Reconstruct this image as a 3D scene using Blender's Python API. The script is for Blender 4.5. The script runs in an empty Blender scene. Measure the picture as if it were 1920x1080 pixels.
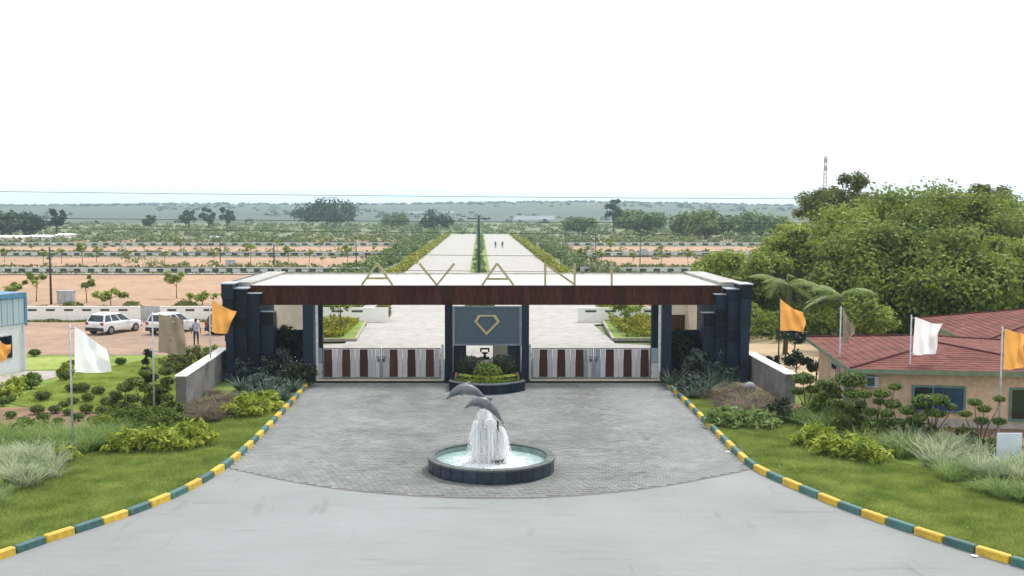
import bpy, bmesh, math, random
import numpy as np
from mathutils import Vector, Matrix

rnd = random.Random(7)
rs = np.random.RandomState(11)
C = bpy.context.scene.collection
SC = bpy.context.scene

# ------------------------------------------------------------------ camera, sky, sun, exposure
H = 9.0                       # drone height
F = 2000.0                    # focal length in photo pixels (1920 wide)
CX, CY = 900.0, 540.0
PITCH = math.atan(145.0 / F)
cd = bpy.data.cameras.new('camera')
cam = bpy.data.objects.new('camera', cd)
C.objects.link(cam)
cam.location = (0, 0, H)
cam.rotation_euler = (math.pi / 2 - PITCH, 0, 0)
cd.sensor_width = 36.0
cd.lens = 36.0 * F / 1920.0
cd.shift_x = 60.0 / 1920.0
cd.clip_start = 0.1
cd.clip_end = 20000
SC.camera = cam

SUN_EL, SUN_AZ = 58.0, 38.0   # degrees; azimuth from +Y towards +X (behind the gate, to the right)
w = bpy.data.worlds.new('World')
SC.world = w
w.use_nodes = True
nt = w.node_tree
for n in list(nt.nodes):
    nt.nodes.remove(n)
sky = nt.nodes.new('ShaderNodeTexSky')
sky.sky_type = 'NISHITA'
sky.sun_disc = False
sky.sun_elevation = math.radians(SUN_EL)
sky.sun_rotation = math.radians(SUN_AZ)
sky.air_density = 1.0
sky.dust_density = 3.0
sky.ozone_density = 1.0
hsv = nt.nodes.new('ShaderNodeHueSaturation')
hsv.inputs['Saturation'].default_value = 0.16
hsv.inputs['Value'].default_value = 1.0
bgn = nt.nodes.new('ShaderNodeBackground')
bgn.inputs['Strength'].default_value = 0.13
wo = nt.nodes.new('ShaderNodeOutputWorld')
nt.links.new(sky.outputs[0], hsv.inputs['Color'])
# thin even overcast: the clear sky is mostly veiled by uniform white cloud
veil = nt.nodes.new('ShaderNodeMix'); veil.data_type = 'RGBA'
veil.inputs['Factor'].default_value = 0.72
veil.inputs['B'].default_value = (7.6, 7.8, 8.1, 1)
nt.links.new(hsv.outputs[0], veil.inputs['A'])
nt.links.new(veil.outputs['Result'], bgn.inputs['Color'])
nt.links.new(bgn.outputs[0], wo.inputs['Surface'])

sl = bpy.data.lights.new('sun', 'SUN')
sl.energy = 2.1
sl.angle = math.radians(10)
sl.color = (1.0, 0.95, 0.88)
sun = bpy.data.objects.new('sun', sl)
C.objects.link(sun)
el, az = math.radians(SUN_EL), math.radians(SUN_AZ)
sd = Vector((math.sin(az) * math.cos(el), math.cos(az) * math.cos(el), math.sin(el)))
sun.rotation_euler = sd.to_track_quat('Z', 'Y').to_euler()
sun.location = sd * 60

SC.view_settings.view_transform = 'Standard'
SC.view_settings.look = 'None'
SC.view_settings.gamma = 1.0
SC.view_settings.exposure = 0.62
SC.view_settings.use_curve_mapping = False
SC.render.engine = 'CYCLES'
SC.cycles.max_bounces = 12
SC.cycles.diffuse_bounces = 9
SC.cycles.transparent_max_bounces = 12
SC.cycles.volume_bounces = 1

# ------------------------------------------------------------------ photo measurements -> world
_c, _s = math.cos(PITCH), math.sin(PITCH)
def ray(px, py):
    u, v = (px - CX) / F, (CY - py) / F
    return u, _c + v * _s, -_s + v * _c
def G(px, py, z=0.0):
    """ground point at height z seen at a photo pixel"""
    dx, dy, dz = ray(px, py)
    t = (z - H) / dz
    return Vector((dx * t, dy * t, z))
def W(px, py, Y):
    """point on the upright plane at distance Y"""
    dx, dy, dz = ray(px, py)
    t = Y / dy
    return Vector((dx * t, Y, H + dz * t))
def gx(px, Y, py=640):
    return W(px, py, Y).x
def gz(py, Y):
    return W(900, py, Y).z

# ------------------------------------------------------------------ materials
MATS = {}
def new_mat(name):
    m = bpy.data.materials.new(name)
    m.use_nodes = True
    MATS[name] = m
    return m, m.node_tree.nodes, m.node_tree.links, m.node_tree.nodes['Principled BSDF']
def mat(name, col, rough=0.7, metal=0.0, var=0.12, scale=6.0, bump=0.0, bscale=40.0, spec=0.4, col2=None, stretch=(1, 1, 1), island=0.0, detail=6.0, scale2=None, objrand=0.0, amt2=0.175):
    """procedural surface: noise mix between two tones, optional bump, per-piece variation"""
    m, N, L, b = new_mat(name)
    b.inputs['Roughness'].default_value = rough
    b.inputs['Metallic'].default_value = metal
    b.inputs['Specular IOR Level'].default_value = spec
    tc = N.new('ShaderNodeTexCoord')
    mp = N.new('ShaderNodeMapping'); mp.inputs['Scale'].default_value = stretch
    L.new(tc.outputs['Object'], mp.inputs['Vector'])
    nz = N.new('ShaderNodeTexNoise'); nz.inputs['Scale'].default_value = scale; nz.inputs['Detail'].default_value = detail
    nz.inputs['Roughness'].default_value = 0.65
    L.new(mp.outputs[0], nz.inputs['Vector'])
    c2 = col2 if col2 else tuple(max(0, c * (1 - 2 * var)) for c in col)
    c1 = col if col2 else tuple(min(1, c * (1 + var)) for c in col)
    rmp = N.new('ShaderNodeValToRGB')
    rmp.color_ramp.elements[0].position = 0.36; rmp.color_ramp.elements[1].position = 0.64
    rmp.color_ramp.elements[0].color = (*c2, 1); rmp.color_ramp.elements[1].color = (*c1, 1)
    L.new(nz.outputs['Fac'], rmp.inputs['Fac'])
    out = rmp.outputs['Color']
    if scale2:
        n2 = N.new('ShaderNodeTexNoise'); n2.inputs['Scale'].default_value = scale2; n2.inputs['Detail'].default_value = 4
        L.new(tc.outputs['Object'], n2.inputs['Vector'])
        mr = N.new('ShaderNodeMapRange'); mr.inputs[1].default_value = 0.3; mr.inputs[2].default_value = 0.7
        mr.inputs[3].default_value = 1 - amt2; mr.inputs[4].default_value = 1 + amt2 * .8
        L.new(n2.outputs['Fac'], mr.inputs[0])
        mx = N.new('ShaderNodeMix'); mx.data_type = 'RGBA'; mx.blend_type = 'MULTIPLY'; mx.inputs['Factor'].default_value = 1
        L.new(out, mx.inputs['A']); L.new(mr.outputs[0], mx.inputs['B'])
        out = mx.outputs['Result']
    if island or objrand:
        if island:
            gi = N.new('ShaderNodeNewGeometry'); src = gi.outputs['Random Per Island']; amt = island
        else:
            gi = N.new('ShaderNodeObjectInfo'); src = gi.outputs['Random']; amt = objrand
        mr = N.new('ShaderNodeMapRange'); mr.inputs[3].default_value = 1 - amt; mr.inputs[4].default_value = 1 + amt
        L.new(src, mr.inputs[0])
        mx = N.new('ShaderNodeMix'); mx.data_type = 'RGBA'; mx.blend_type = 'MULTIPLY'; mx.inputs['Factor'].default_value = 1
        L.new(out, mx.inputs['A']); L.new(mr.outputs[0], mx.inputs['B'])
        out = mx.outputs['Result']
    L.new(out, b.inputs['Base Color'])
    if bump:
        nb = N.new('ShaderNodeTexNoise'); nb.inputs['Scale'].default_value = bscale; nb.inputs['Detail'].default_value = 5
        L.new(mp.outputs[0], nb.inputs['Vector'])
        bp = N.new('ShaderNodeBump'); bp.inputs['Strength'].default_value = bump; bp.inputs['Distance'].default_value = 0.02
        L.new(nb.outputs['Fac'], bp.inputs['Height']); L.new(bp.outputs[0], b.inputs['Normal'])
    return m
def leaf(name, dark, light, trans=0.3, nscale=0.6, rough=0.55):
    """leaves: every leaf its own tone between two greens, clumps drift in hue, light shines through"""
    m, N, L, b = new_mat(name)
    gi = N.new('ShaderNodeNewGeometry')
    tc = N.new('ShaderNodeTexCoord')
    nz = N.new('ShaderNodeTexNoise'); nz.inputs['Scale'].default_value = nscale; nz.inputs['Detail'].default_value = 3
    L.new(tc.outputs['Object'], nz.inputs['Vector'])
    ad = N.new('ShaderNodeMath'); ad.operation = 'MULTIPLY_ADD'; ad.inputs[1].default_value = 0.55; 
    L.new(gi.outputs['Random Per Island'], ad.inputs[0]); 
    sb = N.new('ShaderNodeMath'); sb.operation = 'MULTIPLY_ADD'; sb.inputs[1].default_value = 1.6; sb.inputs[2].default_value = -0.55
    L.new(nz.outputs['Fac'], sb.inputs[0]); L.new(sb.outputs[0], ad.inputs[2])
    mx = N.new('ShaderNodeMix'); mx.data_type = 'RGBA'; mx.clamp_factor = True
    L.new(ad.outputs[0], mx.inputs['Factor'])
    mx.inputs['A'].default_value = (*dark, 1); mx.inputs['B'].default_value = (*light, 1)
    L.new(mx.outputs['Result'], b.inputs['Base Color'])
    b.inputs['Roughness'].default_value = rough; b.inputs['Specular IOR Level'].default_value = 0.25
    tr = N.new('ShaderNodeBsdfTranslucent'); L.new(mx.outputs['Result'], tr.inputs['Color'])
    ms = N.new('ShaderNodeMixShader'); ms.inputs[0].default_value = trans
    L.new(b.outputs[0], ms.inputs[1]); L.new(tr.outputs[0], ms.inputs[2])
    L.new(ms.outputs[0], N['Material Output'].inputs['Surface'])
    return m

def road_mat():
    m, N, L, b = new_mat('forecourt_concrete')
    b.inputs['Roughness'].default_value = 0.8; b.inputs['Specular IOR Level'].default_value = 0.25
    tc = N.new('ShaderNodeTexCoord')
    def noise(scale, stretch, rot, detail, lo, hi, a, c):
        mp = N.new('ShaderNodeMapping'); mp.inputs['Scale'].default_value = stretch; mp.inputs['Rotation'].default_value = (0, 0, rot)
        L.new(tc.outputs['Object'], mp.inputs['Vector'])
        nz = N.new('ShaderNodeTexNoise'); nz.inputs['Scale'].default_value = scale; nz.inputs['Detail'].default_value = detail; nz.inputs['Roughness'].default_value = 0.6
        L.new(mp.outputs[0], nz.inputs['Vector'])
        mr = N.new('ShaderNodeMapRange'); mr.inputs[1].default_value = lo; mr.inputs[2].default_value = hi; mr.inputs[3].default_value = a; mr.inputs[4].default_value = c
        L.new(nz.outputs['Fac'], mr.inputs[0]); return mr.outputs[0]
    fs = [noise(0.13, (1, 1, 1), 0.3, 4, .3, .7, .84, 1.08), noise(2.2, (0.22, 1.5, 1), 0.5, 7, .35, .65, .965, 1.03), noise(14, (1, 1, 1), 0, 6, .3, .7, .93, 1.05),
          noise(0.9, (0.22, 1.3, 1), 0.55, 9, .60, .72, 1.0, .72), noise(1.1, (1.2, 0.2, 1), 0.35, 9, .62, .74, 1.0, .78)]
    out = None
    for f in fs:
        if out is None: out = f
        else:
            mu = N.new('ShaderNodeMath'); mu.operation = 'MULTIPLY'; L.new(out, mu.inputs[0]); L.new(f, mu.inputs[1]); out = mu.outputs[0]
    mx = N.new('ShaderNodeMix'); mx.data_type = 'RGBA'; mx.blend_type = 'MULTIPLY'; mx.inputs['Factor'].default_value = 1
    mx.inputs['A'].default_value = (0.243, 0.260, 0.258, 1); L.new(out, mx.inputs['B']); L.new(mx.outputs['Result'], b.inputs['Base Color'])
    bp = N.new('ShaderNodeBump'); bp.inputs['Strength'].default_value = 0.06; bp.inputs['Distance'].default_value = 0.01
    L.new(fs[1], bp.inputs['Height']); L.new(bp.outputs[0], b.inputs['Normal'])
    return m
M = {}
M['ground'] = mat('far_ground', (0.17, 0.18, 0.085), 0.95, scale=0.013, col2=(0.10, 0.135, 0.05), scale2=0.1, detail=8)
M['hill'] = mat('hill_fields', (0.085, 0.10, 0.075), 0.95, scale=0.006, col2=(0.04, 0.07, 0.04), scale2=0.03, detail=8, stretch=(0.5, 1.6, 1))
M['road'] = road_mat()
M['avenue'] = mat('avenue_concrete', (0.385, 0.372, 0.345), 0.8, scale=0.25, col2=(0.325, 0.315, 0.295), scale2=1.2, stretch=(0.4, 1.5, 1), detail=8)
M['paver'] = mat('paver_grey', (0.232, 0.242, 0.238), 0.8, scale=0.3, col2=(0.18, 0.19, 0.187), island=0.045, bump=0.1, bscale=60, detail=9, spec=0.2, scale2=1.3, amt2=.12)
M['paver_dark'] = mat('paver_dark', (0.218, 0.226, 0.221), 0.8, scale=0.3, col2=(0.145, 0.150, 0.145), island=0.075, bump=0.1, bscale=60, detail=9, spec=0.2, scale2=1.1, amt2=.15)
M['joint'] = mat('paver_joint_sand', (0.15, 0.145, 0.135), 0.95, scale=3)
M['lawn'] = mat('lawn_turf', (0.22, 0.29, 0.05), 0.95, scale=0.5, col2=(0.12, 0.19, 0.025), bump=0.5, bscale=25, scale2=6, detail=9)
M['lawn_light'] = mat('lawn_light', (0.31, 0.36, 0.085), 0.95, scale=0.4, col2=(0.22, 0.28, 0.05), bump=0.4, bscale=25, scale2=4, detail=8)
M['earth'] = mat('orange_earth', (0.40, 0.25, 0.155), 0.95, scale=0.09, col2=(0.31, 0.205, 0.13), scale2=0.7, bump=0.3, bscale=3, detail=9)
M['parking'] = mat('parking_earth', (0.36, 0.235, 0.16), 0.95, scale=0.12, col2=(0.27, 0.19, 0.14), scale2=0.9, bump=0.3, bscale=4, stretch=(0.3, 1.3, 1), detail=9)
M['soil'] = mat('bed_soil', (0.26, 0.15, 0.09), 0.95, scale=0.7, col2=(0.13, 0.085, 0.055), bump=0.7, bscale=10, detail=9)
M['sand'] = mat('yard_sand', (0.55, 0.42, 0.27), 0.95, scale=0.5, col2=(0.42, 0.32, 0.2), bump=0.3, bscale=10)
M['granite'] = mat('granite_blue', (0.009, 0.018, 0.034), 0.5, scale=10, col2=(0.005, 0.010, 0.020), spec=0.2, objrand=0.65, bump=.25, bscale=14)
M['granite_gap'] = mat('granite_core', (0.06, 0.085, 0.115), 0.8, scale=4, spec=0.1)
M['board'] = mat('board_blue', (0.085, 0.115, 0.14), 0.5, scale=22, col2=(0.052, 0.078, 0.104), spec=0.2, detail=2)
M['cap'] = mat('cap_stone', (0.36, 0.41, 0.45), 0.55, scale=5)
M['parapet'] = mat('parapet_cement', (0.40, 0.39, 0.37), 0.8, scale=1.2, scale2=5, bump=0.1)
M['roofwhite'] = mat('roof_coating', (0.72, 0.68, 0.62), 0.7, scale=0.3, col2=(0.60, 0.57, 0.52), scale2=2, stretch=(0.3, 1.5, 1))
M['cream'] = mat('cream_plaster', (0.62, 0.56, 0.46), 0.8, scale=0.8, var=0.08)
M['wood'] = mat('fascia_wood', (0.070, 0.0215, 0.009), 0.55, scale=5, col2=(0.036, 0.012, 0.0055), stretch=(2.5, 2.5, 0.35), objrand=0.3, bump=0.08, spec=0.1)
M['gatewood'] = mat('gate_wood', (0.066, 0.022, 0.011), 0.55, scale=5, col2=(0.038, 0.0135, 0.0075), stretch=(2.5, 2.5, 0.35), objrand=0.3, spec=0.2)
M['slat'] = mat('gate_slat_paint', (0.40, 0.39, 0.405), 0.45, scale=2, col2=(0.33, 0.335, 0.355), objrand=0.14)
M['slat_blue'] = mat('gate_slat_blue', (0.18, 0.23, 0.28), 0.45, scale=2, objrand=0.2)
M['steel'] = mat('gate_steel', (0.21, 0.235, 0.26), 0.4, metal=0.5, scale=4)
M['post'] = mat('pale_post', (0.5, 0.53, 0.52), 0.45, scale=4)
M['gold'] = mat('gold_letters', (0.42, 0.36, 0.20), 0.42, metal=0.3, scale=4, var=0.08)
M['wall_grey'] = mat('wall_grey_stone', (0.21, 0.20, 0.20), 0.8, scale=1.2, col2=(0.12, 0.115, 0.12), scale2=7, bump=0.25, bscale=18, objrand=0.1, detail=9)
M['white'] = mat('white_paint', (0.87, 0.86, 0.82), 0.7, scale=0.7, col2=(0.83, 0.82, 0.775), scale2=4, amt2=.05)
M['plot_white'] = mat('plot_wall_paint', (0.58, 0.59, 0.56), 0.8, scale=0.6, col2=(0.46, 0.48, 0.45), scale2=3)
M['slot'] = mat('dark_slot', (0.05, 0.065, 0.06), 0.8, scale=3)
M['kerb_y'] = mat('kerb_yellow', (0.66, 0.43, 0.03), 0.6, scale=3.5, col2=(0.52, 0.33, 0.05), objrand=0.12, bump=0.2, bscale=25, scale2=11, amt2=.22)
M['kerb_g'] = mat('kerb_green', (0.06, 0.16, 0.15), 0.6, scale=3.5, col2=(0.045, 0.115, 0.11), objrand=0.18, bump=0.2, bscale=25, scale2=11, amt2=.25)
M['threshold'] = mat('threshold_cream', (0.48, 0.44, 0.32), 0.8, scale=2)
M['rooftile'] = mat('roof_tile_red', (0.175, 0.062, 0.047), 0.8, scale=0.9, col2=(0.125, 0.045, 0.036), island=0.2, spec=0.15)
M['ridge'] = mat('ridge_tile', (0.095, 0.028, 0.027), 0.7, scale=3, spec=0.15)
M['eave'] = mat('eave_green', (0.15, 0.20, 0.13), 0.6, scale=3)
M['peach'] = mat('peach_plaster', (0.57, 0.415, 0.29), 0.85, scale=0.6, col2=(0.49, 0.355, 0.25), scale2=4, bump=0.08)
M['winframe'] = mat('window_frame_green', (0.10, 0.19, 0.17), 0.5, scale=4)
M['glass'] = mat('window_glass', (0.008, 0.012, 0.018), 0.06, scale=2, spec=0.6)
M['glass_blue'] = mat('window_glass_blue', (0.01, 0.05, 0.16), 0.08, scale=0.8, col2=(0.006, 0.02, 0.07), spec=0.6)
M['cabin'] = mat('cabin_panel', (0.42, 0.53, 0.60), 0.5, scale=1.5, col2=(0.36, 0.47, 0.54), objrand=0.08)
M['cabin_blue'] = mat('cabin_trim_blue', (0.10, 0.24, 0.38), 0.45, scale=3)
M['cabin_wall'] = mat('cabin_wall', (0.66, 0.69, 0.70), 0.7, scale=0.8, col2=(0.61, 0.64, 0.65), scale2=5, amt2=.06)
M['pale_concrete'] = mat('pale_concrete', (0.42, 0.39, 0.35), 0.85, scale=1.0, col2=(0.33, 0.3, 0.27), scale2=5)
M['box_grey'] = mat('box_grey', (0.42, 0.44, 0.46), 0.6, scale=2)
M['pole_dark'] = mat('pole_dark', (0.045, 0.045, 0.055), 0.6, scale=4)
M['pole_green'] = mat('pole_green_dark', (0.03, 0.06, 0.065), 0.6, scale=4)
M['pole_grey'] = mat('flagpole_grey', (0.42, 0.46, 0.48), 0.4, metal=0.4, scale=4)
M['wire'] = mat('wire_black', (0.025, 0.025, 0.028), 0.6, scale=4)
M['rust'] = mat('mast_red', (0.50, 0.30, 0.28), 0.7, scale=2)
M['bark'] = mat('bark', (0.13, 0.095, 0.07), 0.9, scale=6, col2=(0.07, 0.05, 0.035), bump=0.5, bscale=20, stretch=(1, 1, 0.3))
M['stone'] = mat('boulder', (0.33, 0.33, 0.36), 0.9, scale=3, bump=0.4, bscale=9)
M['tyre'] = mat('tyre', (0.02, 0.02, 0.02), 0.85, scale=6)
M['rim'] = mat('rim', (0.35, 0.36, 0.37), 0.35, metal=0.7, scale=6)
M['carwhite'] = mat('car_white', (0.74, 0.76, 0.78), 0.22, scale=1, var=0.03, spec=0.6)
M['carmaroon'] = mat('car_maroon', (0.10, 0.05, 0.045), 0.25, scale=1, var=0.03, spec=0.6)
M['carglass'] = mat('car_glass', (0.012, 0.018, 0.03), 0.06, scale=1, spec=0.7)
M['plastic'] = mat('bumper_plastic', (0.03, 0.03, 0.032), 0.6, scale=5)
M['lamp_red'] = mat('tail_lamp', (0.30, 0.02, 0.02), 0.25, scale=3)
M['plate'] = mat('number_plate', (0.7, 0.7, 0.66), 0.5, scale=3)
M['skin'] = mat('skin', (0.28, 0.16, 0.10), 0.6, scale=5)
M['shirt'] = mat('shirt_pale_blue', (0.40, 0.43, 0.55), 0.85, scale=9, bump=0.2)
M['trousers'] = mat('trousers_dark', (0.035, 0.03, 0.035), 0.85, scale=9)
M['shirt_dark'] = mat('shirt_dark', (0.05, 0.05, 0.065), 0.85, scale=9)
M['hair'] = mat('hair_black', (0.012, 0.01, 0.01), 0.6, scale=30)
M['dolphin'] = mat('dolphin_grey', (0.15, 0.165, 0.185), 0.4, scale=3, col2=(0.085, 0.095, 0.11), spec=0.45)
M['tile_blue'] = mat('basin_tile', (0.022, 0.035, 0.058), 0.3, scale=7, col2=(0.010, 0.018, 0.032), objrand=0.5, spec=0.45)
M['rim_stone'] = mat('basin_rim', (0.075, 0.09, 0.085), 0.4, scale=5, objrand=0.2)
M['basin_in'] = mat('basin_inside', (0.25, 0.34, 0.31), 0.5, scale=4)
M['farwhite'] = mat('far_white_roof', (0.78, 0.80, 0.84), 0.6, scale=0.2, var=0.05)
M['signwhite'] = mat('sign_white', (0.62, 0.67, 0.74), 0.5, scale=1.5, col2=(0.52, 0.58, 0.68))
M['black'] = mat('emblem_black', (0.015, 0.013, 0.013), 0.5, scale=4)
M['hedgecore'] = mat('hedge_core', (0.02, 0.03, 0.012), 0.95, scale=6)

def cloth(name, col):
    m, N, L, b = new_mat(name)
    wv = N.new('ShaderNodeTexNoise'); wv.inputs['Scale'].default_value = 5
    tc = N.new('ShaderNodeTexCoord'); L.new(tc.outputs['Object'], wv.inputs['Vector'])
    mx = N.new('ShaderNodeMix'); mx.data_type = 'RGBA'
    mx.inputs['A'].default_value = (*[c * 0.93 for c in col], 1); mx.inputs['B'].default_value = (*col, 1)
    L.new(wv.outputs['Fac'], mx.inputs['Factor']); L.new(mx.outputs['Result'], b.inputs['Base Color'])
    b.inputs['Roughness'].default_value = 0.9; b.inputs['Specular IOR Level'].default_value = 0.15
    tr = N.new('ShaderNodeBsdfTranslucent'); L.new(mx.outputs['Result'], tr.inputs['Color'])
    ms = N.new('ShaderNodeMixShader'); ms.inputs[0].default_value = 0.55
    L.new(b.outputs[0], ms.inputs[1]); L.new(tr.outputs[0], ms.inputs[2]); L.new(ms.outputs[0], N['Material Output'].inputs['Surface'])
    return m
M['cloth_white'] = cloth('cloth_white', (0.93, 0.93, 0.94))
M['cloth_orange'] = cloth('cloth_orange', (0.84, 0.42, 0.11))
M['cloth_beige'] = cloth('cloth_beige', (0.27, 0.22, 0.16))
M['cloth_mark'] = cloth('cloth_mark', (0.6, 0.56, 0.48))

M['lf_tree'] = leaf('leaf_tree', (0.05, 0.100, 0.016), (0.30, 0.375, 0.065), 0.4, 0.35)
M['lf_tree2'] = leaf('leaf_tree_bright', (0.08, 0.145, 0.02), (0.39, 0.46, 0.085), 0.4, 0.4)
M['lf_tree3'] = leaf('leaf_tree_olive', (0.065, 0.090, 0.02), (0.22, 0.24, 0.06), 0.3, 0.4)
M['lf_far'] = leaf('leaf_far', (0.028, 0.052, 0.03), (0.08, 0.12, 0.06), 0.2, 0.12)
M['lf_far2'] = leaf('leaf_far_bright', (0.06, 0.11, 0.03), (0.17, 0.235, 0.06), 0.25, 0.12)
M['lf_scrub'] = leaf('leaf_scrub', (0.07, 0.115, 0.04), (0.21, 0.265, 0.095), 0.25, 0.05)
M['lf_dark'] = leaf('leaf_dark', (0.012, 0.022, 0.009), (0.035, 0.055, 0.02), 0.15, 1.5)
M['lf_topi'] = leaf('leaf_topiary', (0.05, 0.10, 0.012), (0.21, 0.29, 0.04), 0.22, 1.5)
M['lf_ball'] = leaf('leaf_ball_shrub', (0.045, 0.08, 0.010), (0.15, 0.215, 0.025), 0.2, 2.0)
M['lf_yellow'] = leaf('leaf_yellow_green', (0.11, 0.19, 0.012), (0.52, 0.56, 0.08), 0.35, 1.6)
M['lf_hedge'] = leaf('leaf_hedge_yellow', (0.12, 0.16, 0.012), (0.38, 0.37, 0.03), 0.25, 0.4)
M['lf_grass'] = leaf('grass_blade', (0.085, 0.17, 0.03), (0.33, 0.43, 0.14), 0.38, 0.8)
M['lf_pale'] = leaf('grass_pale', (0.10, 0.16, 0.07), (0.60, 0.66, 0.44), 0.4, 0.8)
M['lf_purple'] = leaf('grass_purple', (0.045, 0.035, 0.025), (0.26, 0.20, 0.13), 0.25, 1.5)
M['lf_agave'] = leaf('agave_leaf', (0.035, 0.065, 0.05), (0.13, 0.185, 0.145), 0.15, 1.5)
M['lf_palm'] = leaf('palm_leaf', (0.07, 0.125, 0.02), (0.20, 0.28, 0.05), 0.3, 0.6)
M['lf_lawn'] = leaf('lawn_blade', (0.10, 0.185, 0.025), (0.40, 0.45, 0.12), 0.35, 0.9)
M['lf_lawn_light'] = leaf('lawn_blade_light', (0.17, 0.25, 0.03), (0.50, 0.55, 0.15), 0.35, 0.9)
M['flower'] = leaf('flower_white', (0.55, 0.55, 0.5), (0.8, 0.8, 0.76), 0.2, 1.5)

def water_mat():
    m, N, L, b = new_mat('pool_water')
    b.inputs['Base Color'].default_value = (0.30, 0.43, 0.41, 1)
    b.inputs['Roughness'].default_value = 0.06
    b.inputs['IOR'].default_value = 1.33
    tc = N.new('ShaderNodeTexCoord'); nz = N.new('ShaderNodeTexNoise'); nz.inputs['Scale'].default_value = 9; nz.inputs['Detail'].default_value = 3
    L.new(tc.outputs['Object'], nz.inputs['Vector'])
    bp = N.new('ShaderNodeBump'); bp.inputs['Strength'].default_value = 0.5; bp.inputs['Distance'].default_value = 0.03
    L.new(nz.outputs['Fac'], bp.inputs['Height']); L.new(bp.outputs[0], b.inputs['Normal'])
    # drifting foam towards the middle, where the jets fall
    ln = N.new('ShaderNodeVectorMath'); ln.operation = 'LENGTH'; L.new(tc.outputs['Object'], ln.inputs[0])
    n2 = N.new('ShaderNodeTexNoise'); n2.inputs['Scale'].default_value = 6; n2.inputs['Detail'].default_value = 6
    L.new(tc.outputs['Object'], n2.inputs['Vector'])
    ma = N.new('ShaderNodeMath'); ma.operation = 'MULTIPLY_ADD'; ma.inputs[1].default_value = 2.4
    L.new(n2.outputs['Fac'], ma.inputs[0])
    mb_ = N.new('ShaderNodeMath'); mb_.operation = 'MULTIPLY_ADD'; mb_.inputs[1].default_value = -0.75; mb_.inputs[2].default_value = 0.0
    L.new(ln.outputs['Value'], mb_.inputs[0]); L.new(mb_.outputs[0], ma.inputs[2])
    cl = N.new('ShaderNodeClamp'); L.new(ma.outputs[0], cl.inputs[0])
    mx = N.new('ShaderNodeMix'); mx.data_type = 'RGBA'
    mx.inputs['A'].default_value = (0.30, 0.43, 0.41, 1); mx.inputs['B'].default_value = (0.80, 0.84, 0.85, 1)
    L.new(cl.outputs[0], mx.inputs['Factor']); L.new(mx.outputs['Result'], b.inputs['Base Color'])
    return m
M['water'] = water_mat()
def foam_mat():
    m, N, L, b = new_mat('spray_foam')
    b.inputs['Base Color'].default_value = (0.97, 0.98, 0.98, 1); b.inputs['Roughness'].default_value = 0.3
    tr = N.new('ShaderNodeBsdfTranslucent'); tr.inputs['Color'].default_value = (0.99, 0.99, 0.99, 1)
    ms = N.new('ShaderNodeMixShader'); ms.inputs[0].default_value = 0.72
    L.new(b.outputs[0], ms.inputs[1]); L.new(tr.outputs[0], ms.inputs[2]); L.new(ms.outputs[0], N['Material Output'].inputs['Surface'])
    return m
M['foam'] = foam_mat()

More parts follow.
